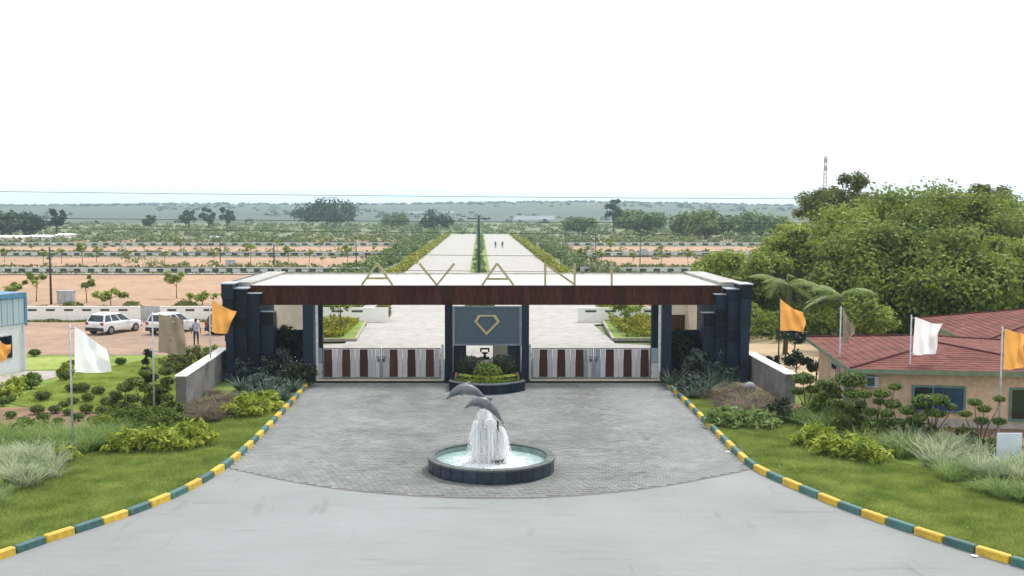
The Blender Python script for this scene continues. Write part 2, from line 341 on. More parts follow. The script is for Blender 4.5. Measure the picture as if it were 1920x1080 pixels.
# ------------------------------------------------------------------ builders
class MB:
    def __init__(s):
        s.v = []; s.f = []
    def add(s, vs, fs):
        o = len(s.v); s.v += [tuple(v) for v in vs]; s.f += [tuple(i + o for i in f) for f in fs]
    def box(s, x0, x1, y0, y1, z0, z1, ch=0.0):
        if ch:
            a = [(x0 + ch, y0, z0), (x1 - ch, y0, z0), (x1, y0 + ch, z0), (x1, y1 - ch, z0), (x1 - ch, y1, z0), (x0 + ch, y1, z0), (x0, y1 - ch, z0), (x0, y0 + ch, z0)]
            b = [(x, y, z1 - ch) for x, y, z in a]
            c = [(min(max(x, x0 + ch), x1 - ch), min(max(y, y0 + ch), y1 - ch), z1) for x, y, z in a]
            vs = a + b + c[0:1] + c[1:2] + [c[3]] + [c[5]]
            fs = [(i, (i + 1) % 8, 8 + (i + 1) % 8, 8 + i) for i in range(8)]
            fs += [(8, 9, 17, 16), (9, 10, 17), (10, 11, 18, 17), (11, 12, 18), (12, 13, 19, 18), (13, 14, 19), (14, 15, 16, 19), (15, 8, 16)]
            fs += [(16, 17, 18, 19), tuple(range(7, -1, -1))]
            s.add(vs, fs); return
        s.add([(x0, y0, z0), (x1, y0, z0), (x1, y1, z0), (x0, y1, z0), (x0, y0, z1), (x1, y0, z1), (x1, y1, z1), (x0, y1, z1)],
              [(3, 2, 1, 0), (4, 5, 6, 7), (0, 1, 5, 4), (1, 2, 6, 5), (2, 3, 7, 6), (3, 0, 4, 7)])
    def obox(s, a, b, width, z0, z1, side=0.0):
        """box along the ground line a->b, its width centred (or pushed to one side)"""
        a = Vector((a[0], a[1], 0)); b = Vector((b[0], b[1], 0)); d = (b - a).normalized(); n = Vector((-d.y, d.x, 0))
        o0, o1 = n * (side - width / 2), n * (side + width / 2)
        p = [a + o0, b + o0, b + o1, a + o1]
        s.add([(q.x, q.y, z0) for q in p] + [(q.x, q.y, z1) for q in p],
              [(3, 2, 1, 0), (4, 5, 6, 7), (0, 1, 5, 4), (1, 2, 6, 5), (2, 3, 7, 6), (3, 0, 4, 7)])
    def prism(s, poly, z0, z1):
        n = len(poly)
        s.add([(x, y, z0) for x, y in poly] + [(x, y, z1) for x, y in poly],
              [tuple(range(n - 1, -1, -1)), tuple(range(n, 2 * n))] + [(i, (i + 1) % n, n + (i + 1) % n, n + i) for i in range(n)])
    def xz(s, poly, y0, y1):
        """outline in x,z pushed back from y0 to y1"""
        n = len(poly)
        s.add([(x, y0, z) for x, z in poly] + [(x, y1, z) for x, z in poly],
              [tuple(range(n)), tuple(range(2 * n - 1, n - 1, -1))] + [((i + 1) % n, i, n + i, n + (i + 1) % n) for i in range(n)])
    def tube(s, pts, rad, n=6, cap=True, flat=1.0):
        pts = [Vector(p) for p in pts]
        rad = [rad] * len(pts) if not isinstance(rad, (list, tuple)) else rad
        vs = []; up = Vector((0, 0, 1))
        for i, p in enumerate(pts):
            t = (pts[min(i + 1, len(pts) - 1)] - pts[max(i - 1, 0)]).normalized()
            r = up if abs(t.z) < 0.95 else Vector((0, 1, 0))
            a = t.cross(r).normalized(); b = a.cross(t).normalized()
            for k in range(n):
                q = 2 * math.pi * k / n
                vs.append(p + a * math.cos(q) * rad[i] * flat + b * math.sin(q) * rad[i])
        fs = [(i * n + k, i * n + (k + 1) % n, (i + 1) * n + (k + 1) % n, (i + 1) * n + k) for i in range(len(pts) - 1) for k in range(n)]
        if cap:
            fs += [tuple(range(n - 1, -1, -1)), tuple((len(pts) - 1) * n + k for k in range(n))]
        s.add(vs, fs)
    def bar2(s, p, q, wd, y0, y1):
        """flat stroke between two x,z points"""
        p = Vector((p[0], p[1])); q = Vector((q[0], q[1])); d = (q - p).normalized(); n = Vector((-d.y, d.x)) * wd / 2
        s.xz([(p - n)[:], (q - n)[:], (q + n)[:], (p + n)[:]], y0, y1)
    def ball(s, c, r, seg=10, rings=6, sq=(1, 1, 1)):
        vs = [(c[0], c[1], c[2] - r * sq[2])]
        for j in range(1, rings):
            t = -math.pi / 2 + math.pi * j / rings
            for k in range(seg):
                a = 2 * math.pi * k / seg
                vs.append((c[0] + r * sq[0] * math.cos(t) * math.cos(a), c[1] + r * sq[1] * math.cos(t) * math.sin(a), c[2] + r * sq[2] * math.sin(t)))
        vs.append((c[0], c[1], c[2] + r * sq[2]))
        fs = [(0, 1 + (k + 1) % seg, 1 + k) for k in range(seg)]
        for j in range(rings - 2):
            for k in range(seg):
                fs.append((1 + j * seg + k, 1 + j * seg + (k + 1) % seg, 1 + (j + 1) * seg + (k + 1) % seg, 1 + (j + 1) * seg + k))
        top = len(vs) - 1
        fs += [(1 + (rings - 2) * seg + k, 1 + (rings - 2) * seg + (k + 1) % seg, top) for k in range(seg)]
        s.add(vs, fs)
    def mesh(s, name, off=None, smooth=False):
        me = bpy.data.meshes.new(name)
        v = s.v if off is None else [(x - off[0], y - off[1], z - off[2]) for x, y, z in s.v]
        me.from_pydata(v, [], s.f); me.update()
        if smooth:
            me.polygons.foreach_set('use_smooth', [True] * len(me.polygons))
        return me

def link(name, me, m, parent=None, loc=(0, 0, 0), rot=(0, 0, 0), scale=(1, 1, 1)):
    o = bpy.data.objects.new(name, me)
    C.objects.link(o)
    if m is not None and me is not None and not me.materials:
        for x in (m if isinstance(m, (list, tuple)) else [m]):
            me.materials.append(x)
    if parent is not None:
        o.parent = parent
    o.location = loc; o.rotation_euler = rot; o.scale = scale
    return o
def rootloc(o):
    while o.parent is not None:
        o = o.parent
    return o.location
def part(name, mb, m, parent, smooth=False, local=False, kind=None):
    o = link(name, mb.mesh(name, None if local else rootloc(parent), smooth), m, parent)
    if kind: o['kind'] = kind
    return o
def tag(o, label, cat, group=None, kind=None):
    o['label'] = label; o['category'] = cat
    if group: o['group'] = group
    if kind: o['kind'] = kind
    return o
def thing(name, label, cat, loc=(0, 0, 0), rotz=0.0, group=None):
    o = bpy.data.objects.new(name, None); C.objects.link(o)
    o.empty_display_size = 0.3
    o.location = loc; o.rotation_euler = (0, 0, rotz)
    return tag(o, label, cat, group)
def struct(name, mb, m, smooth=False):
    o = link(name, mb.mesh(name, None, smooth), m); o['kind'] = 'structure'
    return o
def dup(root, loc, rotz=0.0, label=None, group=None, scale=None):
    r = root.copy(); C.objects.link(r); r.location = loc; r.rotation_euler = (0, 0, rotz)
    if scale is not None: r.scale = scale if isinstance(scale, (tuple, list)) else (scale,) * 3
    if label: r['label'] = label
    if group: r['group'] = group
    for ch in list(root.children):
        c = ch.copy(); C.objects.link(c); c.parent = r
        for g in ch.children:
            d = g.copy(); C.objects.link(d); d.parent = c
    return r
def sheet(name, poly, z, m):
    mb = MB(); mb.add([(p[0], p[1], z) for p in poly], [tuple(range(len(poly)))])
    o = struct(name, mb, m)
    bm = bmesh.new(); bm.from_mesh(o.data); bmesh.ops.triangulate(bm, faces=bm.faces[:])
    for f in bm.faces:
        if f.normal.z < 0: f.normal_flip()
    bm.to_mesh(o.data); bm.free()
    return o

# ---- leaves and blades as real faces
def np_mesh(name, verts, faces_n, nper):
    """verts (N*nper,3), every face uses nper consecutive verts"""
    me = bpy.data.meshes.new(name)
    nv = len(verts); nf = nv // nper
    me.vertices.add(nv); me.vertices.foreach_set('co', np.asarray(verts, dtype=np.float32).ravel())
    me.loops.add(nv); me.loops.foreach_set('vertex_index', np.arange(nv, dtype=np.int32))
    me.polygons.add(nf); me.polygons.foreach_set('loop_start', np.arange(0, nv, nper, dtype=np.int32))
    me.update(calc_edges=True)
    return me
def unit(a):
    return a / np.maximum(np.linalg.norm(a, axis=1, keepdims=True), 1e-9)
def leaf_quads(c, size, up=0.4, aspect=0.5, r=rs, out=None):
    """rhombic leaves round centres c; normals lean outwards/upwards"""
    n = len(c)
    nrm = r.normal(size=(n, 3)); nrm[:, 2] += up * 2
    if out is not None: nrm += out * 1.2
    nrm = unit(nrm)
    t = unit(np.cross(nrm, r.normal(size=(n, 3))))
    b = np.cross(nrm, t)
    s = (size * r.uniform(0.6, 1.4, n))[:, None] if np.isscalar(size) else size[:, None]
    bend = nrm * s * 0.18
    v = np.stack([c - t * s - bend, c - b * s * aspect + bend * 0.4, c + t * s - bend, c + b * s * aspect + bend * 0.4], 1)
    return v.reshape(-1, 3)
def ellipsoid_shell(n, rad, r=rs, inner=0.55):
    d = unit(r.normal(size=(n, 3)))
    return d * (r.uniform(inner ** 3, 1, n) ** (1 / 3))[:, None] * np.array(rad), d
def blades(base, dirs, length, width, droop=0.6, segs=3, r=rs):
    """curved grass blades as quads (segs per blade); droop bends them out and down"""
    n = len(base)
    L = length * r.uniform(0.6, 1.25, n)
    side = unit(np.cross(dirs, np.array([0, 0, 1.0]) + r.normal(size=(n, 3)) * 0.15))
    hor = dirs * np.array([1, 1, 0]); hor = hor + 1e-4
    quads = []
    prev = None
    for k in range(segs + 1):
        t = k / segs
        p = base + dirs * (L * t)[:, None] + hor * (L * t * t * droop)[:, None]
        p[:, 2] -= L * t * t * droop * 0.55
        wd = width * (1 - t * 0.85)
        a, b = p - side * wd, p + side * wd
        if prev is not None:
            quads.append(np.stack([prev[0], prev[1], b, a], 1))
        prev = (a, b)
    return np.concatenate(quads, 1).reshape(-1, 3) if False else np.concatenate([q.reshape(-1, 3) for q in quads])

def tuft_mesh(name, n, spread, length, width, lean=0.55, droop=0.6, seed=1, segs=3):
    r = np.random.RandomState(seed)
    a = r.uniform(0, 2 * np.pi, n); q = spread * np.sqrt(r.uniform(0, 1, n))
    base = np.stack([np.cos(a) * q, np.sin(a) * q, np.zeros(n)], 1)
    a2 = a + r.normal(size=n) * 0.6
    le = lean * r.uniform(0.15, 1.0, n)
    d = unit(np.stack([np.cos(a2) * le, np.sin(a2) * le, np.ones(n)], 1))
    return np_mesh(name, blades(base, d, length, width, droop, segs, r), None, 4)

def crown_pts(n, rad, nclump, clump_r, seed, flat=0.75, top=0.0):
    """leaf centres gathered in clumps on the shell of an uneven ellipsoid"""
    r = np.random.RandomState(seed)
    cc, _ = ellipsoid_shell(nclump, rad, r, 0.45)
    cc[:, 2] += np.where(cc[:, 2] < -rad[2] * 0.35, rad[2] * 0.35, 0)
    rr = clump_r * r.uniform(0.6, 1.35, nclump)
    k = r.randint(0, nclump, n)
    d = unit(r.normal(size=(n, 3))); q = r.uniform(0, 1, n) ** 0.55 * r.uniform(.75, 1.25, n)
    off = d * (q * rr[k])[:, None]; off[:, 2] *= flat
    return cc[k] + off, unit(off + 1e-6), cc, r

def make_tree(label, loc, h, rad, n, leafsize, m, seed, nclump=40, clump=0.8, cat='tree', group=None, name='tree', trunk_r=0.16, crown_z=None, limbs=7, bark='bark', aspect=0.55, scale=1.0):
    cz = crown_z if crown_z is not None else h - rad[2]
    c, out, cc, r = crown_pts(n, rad, nclump, clump, seed)
    c[:, 2] += cz
    t = thing(name, label, cat, loc, rnd.uniform(0, 6.28), group)
    mb = MB()
    lean = Vector((r.normal() * 0.04 * h, r.normal() * 0.04 * h, 0))
    zt = cz - rad[2] * 0.1
    mb.tube([(0, 0, -0.1), (lean.x * 0.3, lean.y * 0.3, zt * 0.45), (lean.x, lean.y, zt)], [trunk_r * 1.25, trunk_r * 0.85, trunk_r * 0.5], 7)
    for i in range(limbs):
        e = cc[i % len(cc)]
        s0 = Vector((lean.x * 0.5, lean.y * 0.5, zt * r.uniform(0.5, 0.9)))
        e = Vector((e[0] * 0.9, e[1] * 0.9, e[2] * 0.9 + cz))
        mid = s0.lerp(e, 0.5) + Vector((0, 0, -0.06 * h * r.uniform(0, 1)))
        mb.tube([s0, mid, e], [trunk_r * 0.45, trunk_r * 0.28, trunk_r * 0.1], 5)
    part('trunk', mb, M[bark], t, smooth=True, local=True)
    me = np_mesh('crown', leaf_quads(c, leafsize, 0.45, aspect, r, out), None, 4)
    link('crown', me, M[m], t)
    if scale != 1.0: t.scale = (scale,) * 3
    return t

def leaf_ball_mesh(name, n, rad, leafsize, seed, clump=None):
    r = np.random.RandomState(seed)
    c, d = ellipsoid_shell(n, rad, r, 0.82)
    c *= (1 + 0.10 * np.sin(d[:, :1] * 5 + seed) * np.cos(d[:, 1:2] * 6))
    return np_mesh(name, leaf_quads(c, leafsize, 0.3, 0.6, r, d), None, 4)

# ------------------------------------------------------------------ SETTING: ground, roads, lawns, hills
YG = G(900, 713).y                       # front plane of the gate
XW = 2800.0
mb = MB()
ys = [-60, 20, 60, 110, 200, 350, 600, 1000, 1800, 3200, 5000]
xs = [-XW, -800, -200, -60, 0, 60, 200, 800, XW]
for j in range(len(ys) - 1):
    for i in range(len(xs) - 1):
        mb.add([(xs[i], ys[j], -0.12), (xs[i + 1], ys[j], -0.12), (xs[i + 1], ys[j + 1], -0.12), (xs[i], ys[j + 1], -0.12)], [(0, 1, 2, 3)])
struct('ground', mb, M['ground'])

# hills: fields rising to a wooded crest
nx, ny = 110, 44
X = np.linspace(-2300, 2500, nx); Yh = np.linspace(680, 3000, ny)
def hill_z(x, y):
    t = np.clip((y - 680) / 1420.0, 0, 1)
    s = t * t * (3 - 2 * t)
    crest = 20.0 - 0.0022 * x + 3.0 * np.sin(x / 330.0 + 1.0) + 1.6 * np.sin(x / 120.0)
    z = -0.6 + (crest + 0.6) * s + 2.0 * np.sin(x / 210.0 + y / 260.0) * t * (1 - t) * 3
    return np.where(y > 2200, z - (y - 2200) * 0.05, z)
mb = MB()
for y in Yh:
    for x in X:
        mb.v.append((float(x), float(y), float(hill_z(x, y))))
mb.f = [(j * nx + i, j * nx + i + 1, (j + 1) * nx + i + 1, (j + 1) * nx + i) for j in range(ny - 1) for i in range(nx - 1)]
struct('hills', mb, M['hill'], smooth=True)

# kerb lines (road side foot) from the photograph
KL = [G(*p) for p in [(-260, 1128), (-120, 1090), (0, 1052), (60, 1028), (160, 996), (240, 970), (310, 943), (372, 914), (432, 876), (474, 838), (522, 788), (557, 750), (584, 719)]]
KR = [G(*p) for p in [(1244, 719), (1288, 762), (1337, 812), (1370, 846), (1406, 880), (1448, 900), (1500, 923), (1560, 948), (1640, 978), (1740, 1011), (1830, 1040), (1906, 1063), (2040, 1102), (2180, 1140)]]
def resample(pts, step):
    out = [Vector(pts[0])]; acc = 0.0
    for a, b in zip(pts, pts[1:]):
        d = (b - a).length; t = step - acc
        while t <= d:
            out.append(a.lerp(b, t / d)); t += step
        acc = d - (t - step)
    return out
def smooth_path(pts, k=3):
    for _ in range(k):
        new = [pts[0]]
        for a, b in zip(pts, pts[1:]):
            new += [a.lerp(b, 0.25), a.lerp(b, 0.75)]
        new.append(pts[-1]); pts = new
    return pts
KL = smooth_path(KL, 2); KR = smooth_path(KR, 2)

# forecourt concrete: everything between the kerbs and out under the camera
lft = [(p.x - 0.12, p.y) for p in KL]; rgt = [(p.x + 0.12, p.y) for p in KR]
sheet('forecourt_road', [(-60, -40), (60, -40), (60, KR[-1].y - 0.2)] + rgt[::-1] + lft[::-1] + [(-60, KL[0].y - 0.2)], 0.0, M['road'])
# lawns either side
sheet('lawn_left', [(-95, KL[0].y), ] + lft + [(gx(584, YG) - 0.1, YG + 6), (-14, 69), (-95, 69)], 0.06, M['lawn'])
sheet('lawn_right', [(95, KR[-1].y)] + rgt[::-1] + [(gx(1246, YG) + 0.1, YG + 6), (14, 69), (95, 69)], 0.06, M['lawn'])
# parking earth, light lawn strips, beds, paths (each sheet above the last)
sheet('parking_ground', [G(-250, 600)[:2], G(560, 600)[:2], (-13, 67), G(430, 668)[:2], G(300, 668)[:2], G(40, 668)[:2], G(-250, 668)[:2]], 0.075, M['parking'])
sheet('lawn_by_cabin', [G(45, 672)[:2], G(145, 672)[:2], G(148, 695)[:2], G(40, 697)[:2]], 0.085, M['lawn_light'])
sheet('garden_lawn', [G(62, 735)[:2], G(150, 702)[:2], G(230, 686)[:2], G(330, 668)[:2], G(415, 664)[:2], G(360, 705)[:2], G(330, 760)[:2], G(250, 782)[:2], G(60, 768)[:2], G(20, 760)[:2]], 0.09, M['lawn_light'])
sheet('garden_path', [G(-60, 726)[:2], G(0, 708)[:2], G(50, 698)[:2], G(125, 698)[:2], G(112, 708)[:2], G(60, 722)[:2], G(0, 745)[:2], G(-60, 765)[:2]], 0.082, M['pale_concrete'])
sheet('planting_bed', [G(-60, 775)[:2], G(0, 768)[:2], G(60, 766)[:2], G(180, 778)[:2], G(250, 790)[:2], G(240, 806)[:2], G(0, 806)[:2], G(-60, 806)[:2]], 0.083, M['soil'])
sheet('yard_ground', [G(1405, 735)[:2], G(1500, 735)[:2], G(1620, 705)[:2], (32, 62), (20, 76), (15, 76), (13, YG + 3)], 0.075, M['sand'])
sheet('shrub_bed', [G(1480, 760)[:2], G(1620, 770)[:2], G(1906, 800)[:2], G(2050, 830)[:2], G(2050, 880)[:2], G(1700, 830)[:2], G(1480, 800)[:2]], 0.08, M['soil'])

# ---- paving stones in front of the gate (too small and many to pick apart)
ARC = [G(*p) for p in [(430, 879), (520, 900), (640, 920), (780, 932), (920, 937), (1060, 933), (1200, 920), (1310, 902), (1408, 881)]]
def interp_path(pts, y=None, x=None):
    for a, b in zip(pts, pts[1:]):
        if y is not None and min(a.y, b.y) <= y <= max(a.y, b.y) and a.y != b.y:
            return a.x + (b.x - a.x) * (y - a.y) / (b.y - a.y)
        if x is not None and min(a.x, b.x) <= x <= max(a.x, b.x) and a.x != b.x:
            return a.y + (b.y - a.y) * (x - a.x) / (b.x - a.x)
    return None
ARCS = smooth_path(ARC, 3)
poly = [(p.x, p.y) for p in ARCS] + [(p.x - 0.1, p.y) for p in KR if p.y > ARCS[-1].y][::-1] + [(p.x + 0.1, p.y) for p in KL if p.y > ARCS[0].y][::-1]
sheet('paving_base', poly, 0.004, M['joint'])
FX, FY = G(921, 880).x, G(921, 880).y
pv = {'paver': [], 'paver_dark': []}
S = 0.23
y = ARCS[len(ARCS) // 2].y - 0.2
row = 0
while y < YG - 0.35:
    xl = interp_path(KL, y=y); xr = interp_path(KR, y=y)
    if xl is None or xr is None: y += S; continue
    x = xl + 0.12 + (0 if row % 2 else S / 2)
    while x < xr - 0.12:
        ya = interp_path(ARCS, x=x)
        if (y > ya + 0.12 if ya is not None else y > ARCS[0].y + 0.15) and math.hypot(x - FX, y - FY) > 2.0:
            dark = abs(x - 0.25) < 5.6 + 0.5 * math.sin(y * 0.5) + rnd.gauss(0, 0.55)
            g = 0.008 if dark else 0.004
            zt = 0.016 + rnd.uniform(-0.003, 0.003) * (1.5 if dark else 0.6)
            tx, ty = rnd.uniform(-0.004, 0.004), rnd.uniform(-0.004, 0.004)
            a = S / 2 - g
            c = [(x - a, y - a), (x + a, y - a), (x + a, y + a), (x - a, y + a)]
            top = [(p, q, zt + (p - x) * tx * 4 + (q - y) * ty * 4) for p, q in c]
            lst = pv['paver_dark' if dark else 'paver']
            lst.append((c, top))
        x += S
    y += S; row += 1
for k, lst in pv.items():
    mb = MB()
    for c, top in lst:
        mb.add([(p, q, 0.001) for p, q in c] + top, [(4, 5, 6, 7), (0, 1, 5, 4), (1, 2, 6, 5), (2, 3, 7, 6), (3, 0, 4, 7)])
    o = link('paving_stones', mb.mesh('paving_stones'), M[k]); o['kind'] = 'stuff'
    tag(o, 'dark worn grey paving stones laid around the fountain' if k == 'paver_dark' else 'smoother pale grey paving stones along the kerbs before the gate', 'paving')
mb = MB(); mb.box(gx(592, YG), gx(832, YG), YG - 0.28, YG + 0.3, 0.0, 0.05); mb.box(gx(994, YG), gx(1240, YG), YG - 0.28, YG + 0.3, 0.0, 0.05)
struct('gate_threshold_strip', mb, M['threshold'])

# ---- avenue beyond the gate
RW = 11.0
sheet('avenue', [(gx(592, YG + .3), YG + 0.3), (gx(1240, YG + .3), YG + 0.3), (11.5, YG + 6), (14, 70), (9.2, 72), (9.0, 84), (16, 88), (16, 93), (RW, 97), (RW, 402), (-RW, 402), (-RW, 97), (-16, 93), (-16, 88), (-8.9, 84), (-9.2, 72), (-14, 70), (-11.5, YG + 6)], 0.0, M['avenue'])
mb = MB(); mb.box(-1.4, 1.4, 100, 402, -0.05, 0.18)
struct('median_strip', mb, M['lawn'])
sheet('cross_road', [(-260, 402.2), (260, 402.2), (260, 409), (-260, 409)], 0.02, M['avenue'])
# plots of bare earth and the lanes between them
BANDS = [(92, 149), (162, 206), (222, 268), (288, 340)]
for sgn in (-1, 1):
    for i, (a, b) in enumerate(BANDS):
        x0, x1 = sgn * 15.5, sgn * (150 + 45 * i)
        sheet('earth_plot', [(min(x0, x1), a), (max(x0, x1), a), (max(x0, x1), b), (min(x0, x1), b)], 0.02, M['earth'])
        sheet('lane', [(min(x0, x1), b + 2), (max(x0, x1), b + 2), (max(x0, x1), b + 9), (min(x0, x1), b + 9)], 0.015, M['avenue'])

# ---- painted kerbs of single stones
def kerb(name, pts, side):
    root = bpy.data.objects.new(name, None); C.objects.link(root); root['kind'] = 'structure'
    root.location = (0, 0, 0)
    q = resample(pts, 0.98)
    m0 = {}
    for i, (a, b) in enumerate(zip(q, q[1:])):
        col = 'kerb_y' if i % 2 else 'kerb_g'
        if col not in m0:
            mb = MB(); mb.box(-0.465, 0.465, -0.10, 0.10, -0.05, 0.21, 0.028); m0[col] = mb.mesh('kerb_stone')
        d = b - a; c = (a + b) / 2; n = Vector((-d.y, d.x, 0)).normalized() * side * 0.11
        link('kerb_stone', m0[col], M[col], root, (c.x + n.x, c.y + n.y, rnd.uniform(-0.008, 0.008)), (0, rnd.uniform(-.008, .008), math.atan2(d.y, d.x) + rnd.uniform(-.012, .012)), (d.length / 0.98, 1, 1))
kerb('left_kerb', KL[::-1], -1)
kerb('right_kerb', KR, 1)

# ------------------------------------------------------------------ GATEHOUSE
gate = thing('entrance_gatehouse', 'long flat-roofed entrance gatehouse with brown plank fascia and dark blue stone pylons', 'gatehouse', (0, YG, 0))
ZT = gz(535, YG); ZB = gz(572, YG)
YB = G(900, 514, ZT).y
XL, XR = gx(470, YG), gx(1352, YG)
mb = MB(); mb.box(XL, XR, YG + 0.12, YB, ZB + 0.02, ZT - 0.03)
roof = part('roof', mb, M['roofwhite'], gate)
mb = MB(); mb.box(XL, XR, YB + 0.003, YB + 0.25, ZB + .1, ZT + 0.06); part('parapet', mb, M['parapet'], gate)
for xa, xb in ((gx(436, YG), XL - 0.003), (XR + 0.003, gx(1391, YG))):
    mb = MB(); mb.box(xa, xb, YG + 0.35, YB + 0.25, ZB, ZT + 0.10); part('parapet', mb, M['parapet'], gate)
    mb = MB(); mb.box(xa - 0.04, xb + 0.04, YG + 0.3, YB + 0.3, ZT + 0.103, ZT + 0.15); part('coping', mb, M['parapet'], gate)
# fascia of vertical planks
XF0, XF1 = gx(470, YG), gx(1352, YG)
npk = 74; pw = (XF1 - XF0) / npk
mb = MB(); mb.box(-pw / 2 + 0.014, pw / 2 - 0.014, -0.02, 0.02, 0, ZT - ZB - 0.06); plank = mb.mesh('plank')
for i in range(npk):
    link('plank', plank, M['wood'], gate, (XF0 + pw * (i + 0.5), 0.08 + rnd.uniform(-0.012, 0.004), ZB + 0.0))
mb = MB(); mb.box(XF0, XF1, YG + 0.0, YG + 0.118, ZT - 0.055, ZT - 0.0); part('fascia_shadow_gap', mb, M['pole_dark'], gate)  # black strip painted in for the shadow gap along the fascia top
mb = MB(); mb.box(XF0, XF1, YG + 0.101, YG + 0.118, ZB, ZT - 0.058); part('fascia_backing', mb, M['granite_gap'], gate)
mb = MB(); mb.box(XF0, XF1, YG + 0.052, YG + 0.058, ZB + 0.40, ZB + 0.415); part('fascia_line', mb, M['pole_dark'], gate)

# stone pylons: stepped fins with tiles and pale caps
TILE = {}
def fin(x0p, x1p, ytop, yfront, yback, batter=0.0):
    x0, x1 = gx(x0p, YG - yfront), gx(x1p, YG - yfront); zt = gz(ytop, YG - yfront)
    y0 = YG - yfront; side = 1 if x0 < 0 else -1        # towards the road
    xo, xi = (x0, x1) if side > 0 else (x1, x0)          # outer and inner edge
    def out(z): return xo + side * batter * (1 - z / zt)
    mb = MB(); e = 0.02 * side
    mb.add([(out(0) + e, y0 + .03, -.05), (xi - e, y0 + .03, -.05), (xi - e, YG + yback, -.05), (out(0) + e, YG + yback, -.05),
            (xo + e, y0 + .03, zt - .001), (xi - e, y0 + .03, zt - .001), (xi - e, YG + yback, zt - .001), (xo + e, YG + yback, zt - .001)],
           [(3, 2, 1, 0), (4, 5, 6, 7), (0, 1, 5, 4), (1, 2, 6, 5), (2, 3, 7, 6), (3, 0, 4, 7)])
    f = part('pylon_fin', mb, M['granite_gap'], gate)
    n = int(round(zt / 0.74)); th = zt / n
    if 'u' not in TILE:
        mb = MB(); mb.box(-0.5, 0.5, -0.028, 0.0, 0.0, 1.0); TILE['u'] = mb.mesh('tile')
    for k in range(n):
        a_, b_ = out((k + .5) * th), xi
        wd = abs(b_ - a_) - 0.026
        link('tile', TILE['u'], M['granite'], f, ((a_ + b_) / 2, -yfront + 0.029 + rnd.uniform(-.02, .002), k * th + .010), (0, 0, 0), (wd, 1, th - .020))
    dep = min(yfront + yback, 1.2)
    key = (round(th, 3), side)
    if key not in TILE:
        mb = MB(); mb.box(-0.012, 0.012, 0.035, dep - 0.03, 0.010, th - 0.010); TILE[key] = mb.mesh('tile')
    for k in range(n):
        link('tile', TILE[key], M['granite'], f, (xi - side * 0.012 + rnd.uniform(-.01, .01), -yfront, k * th))
    ca, cb = sorted((xo - side * .03, xi + side * 0.10))
    mb = MB(); mb.box(ca, cb, y0 - 0.05, YG + min(yback, 0.3), zt + 0.001, zt + 0.05)
    part('cap', mb, M['cap'], f)
fin(415, 437, 533, 1.25, YB - YG, 0.35)
fin(437.5, 462, 542, 0.85, 0.9)
fin(462.5, 487, 551, 0.45, 0.08)
fin(487.5, 513, 585, 0.06, 0.9)
fin(1388, 1410, 534, 1.25, YB - YG, 0.2)
fin(1364, 1387.5, 543, 0.85, 0.9)
fin(1342, 1363.5, 553, 0.45, 0.08)
fin(1318, 1341.5, 587, 0.06, 0.9)
# recess: dark wall added to deepen the shade, cream guard room behind
for sgn, a, b in ((-1, 487, 590), (1, 1240, 1345)):
    mb = MB(); mb.box(gx(a, YG + 3), gx(b, YG + 3), YG + 3.0, YG + 3.25, -0.05, 2.35); part('recess_shade_wall', mb, M['granite'], gate)
    x0, x1 = (gx(470, YG + 14), gx(575, YG + 14)) if sgn < 0 else (gx(1255, YG + 14), gx(1360, YG + 14))
    xm = gx(540, YG + 14) if sgn < 0 else gx(1290, YG + 14)
    r_ = thing('guard_room', 'cream plastered guard room behind the %s end of the gatehouse' % ('left' if sgn < 0 else 'right'), 'guard room', ((x0 + x1) / 2, YG + 16, 0))
    mb = MB(); mb.box(x0, xm, YG + 14.3, YG + 18, -0.05, 3.1); part('wall', mb, M['cream'], r_)
    mb = MB(); mb.box(xm + 0.003, x1, YG + 13.7, YG + 18, -0.05, 3.1); part('wall', mb, M['cream'], r_)
    dx = (x0 + xm) / 2
    mb = MB(); mb.box(dx - 0.45, dx + 0.45, YG + 14.25, YG + 14.298, 0, 2.1); part('door', mb, M['gatewood'], r_)
# columns
for a, b, dy in ((568, 588, 0.0), (1241, 1259, 0.0), (834, 848, -0.25), (978.5, 992, -0.25)):
    mb = MB(); mb.box(gx(a, YG + dy), gx(b, YG + dy), YG + dy, YG + dy + 0.55, -0.05, ZB - 0.0 + (0.018 if dy == 0 else 0.0))
    part('column', mb, M['granite'], gate)
for a, b in ((590, 604), (1222.5, 1238)):
    mb = MB(); mb.box(gx(a, YG + 5), gx(b, YG + 5), YG + 5, YG + 5.5, -0.05, ZB + 0.018); part('column', mb, M['granite_gap'], gate)
# centre pier: board with diamond, dark side panels, cream booth wall with black mark
yb = YG - 0.20
mb = MB(); mb.box(gx(850, yb), gx(976.5, yb), yb + 0.05, yb + 0.2, gz(647, yb), gz(575, yb) - 0.003)
bd = part('emblem_board', mb, M['board'], gate)
mb = MB()
x0, x1, z0, z1 = gx(848.5, yb), gx(978, yb), gz(648, yb), gz(574, yb)
mb.box(x0, x0 + 0.12, yb, yb + 0.048, z0, z1); mb.box(x1 - 0.12, x1, yb, yb + 0.048, z0, z1)
mb.box(x0 + 0.122, x1 - 0.122, yb, yb + 0.048, z0, z0 + 0.09); mb.box(x0 + 0.122, x1 - 0.122, yb, yb + 0.048, z1 - 0.06, z1)
part('frame', mb, M['steel'], bd)
mb = MB()
D = [(897, 590.5), (929, 590.5), (937.5, 603), (912, 629), (889, 603)]
D = [(W(x, y, yb).x, W(x, y, yb).z) for x, y in D]
ctr = Vector((sum(p[0] for p in D) / 5, sum(p[1] for p in D) / 5))
Di = [((Vector(p) - ctr) * 0.76 + ctr)[:] for p in D]
for i in range(5):
    j = (i + 1) % 5
    mb.xz([D[j], D[i], Di[i], Di[j]], yb - 0.02, yb + 0.05)
part('diamond_emblem', mb, M['gold'], bd)
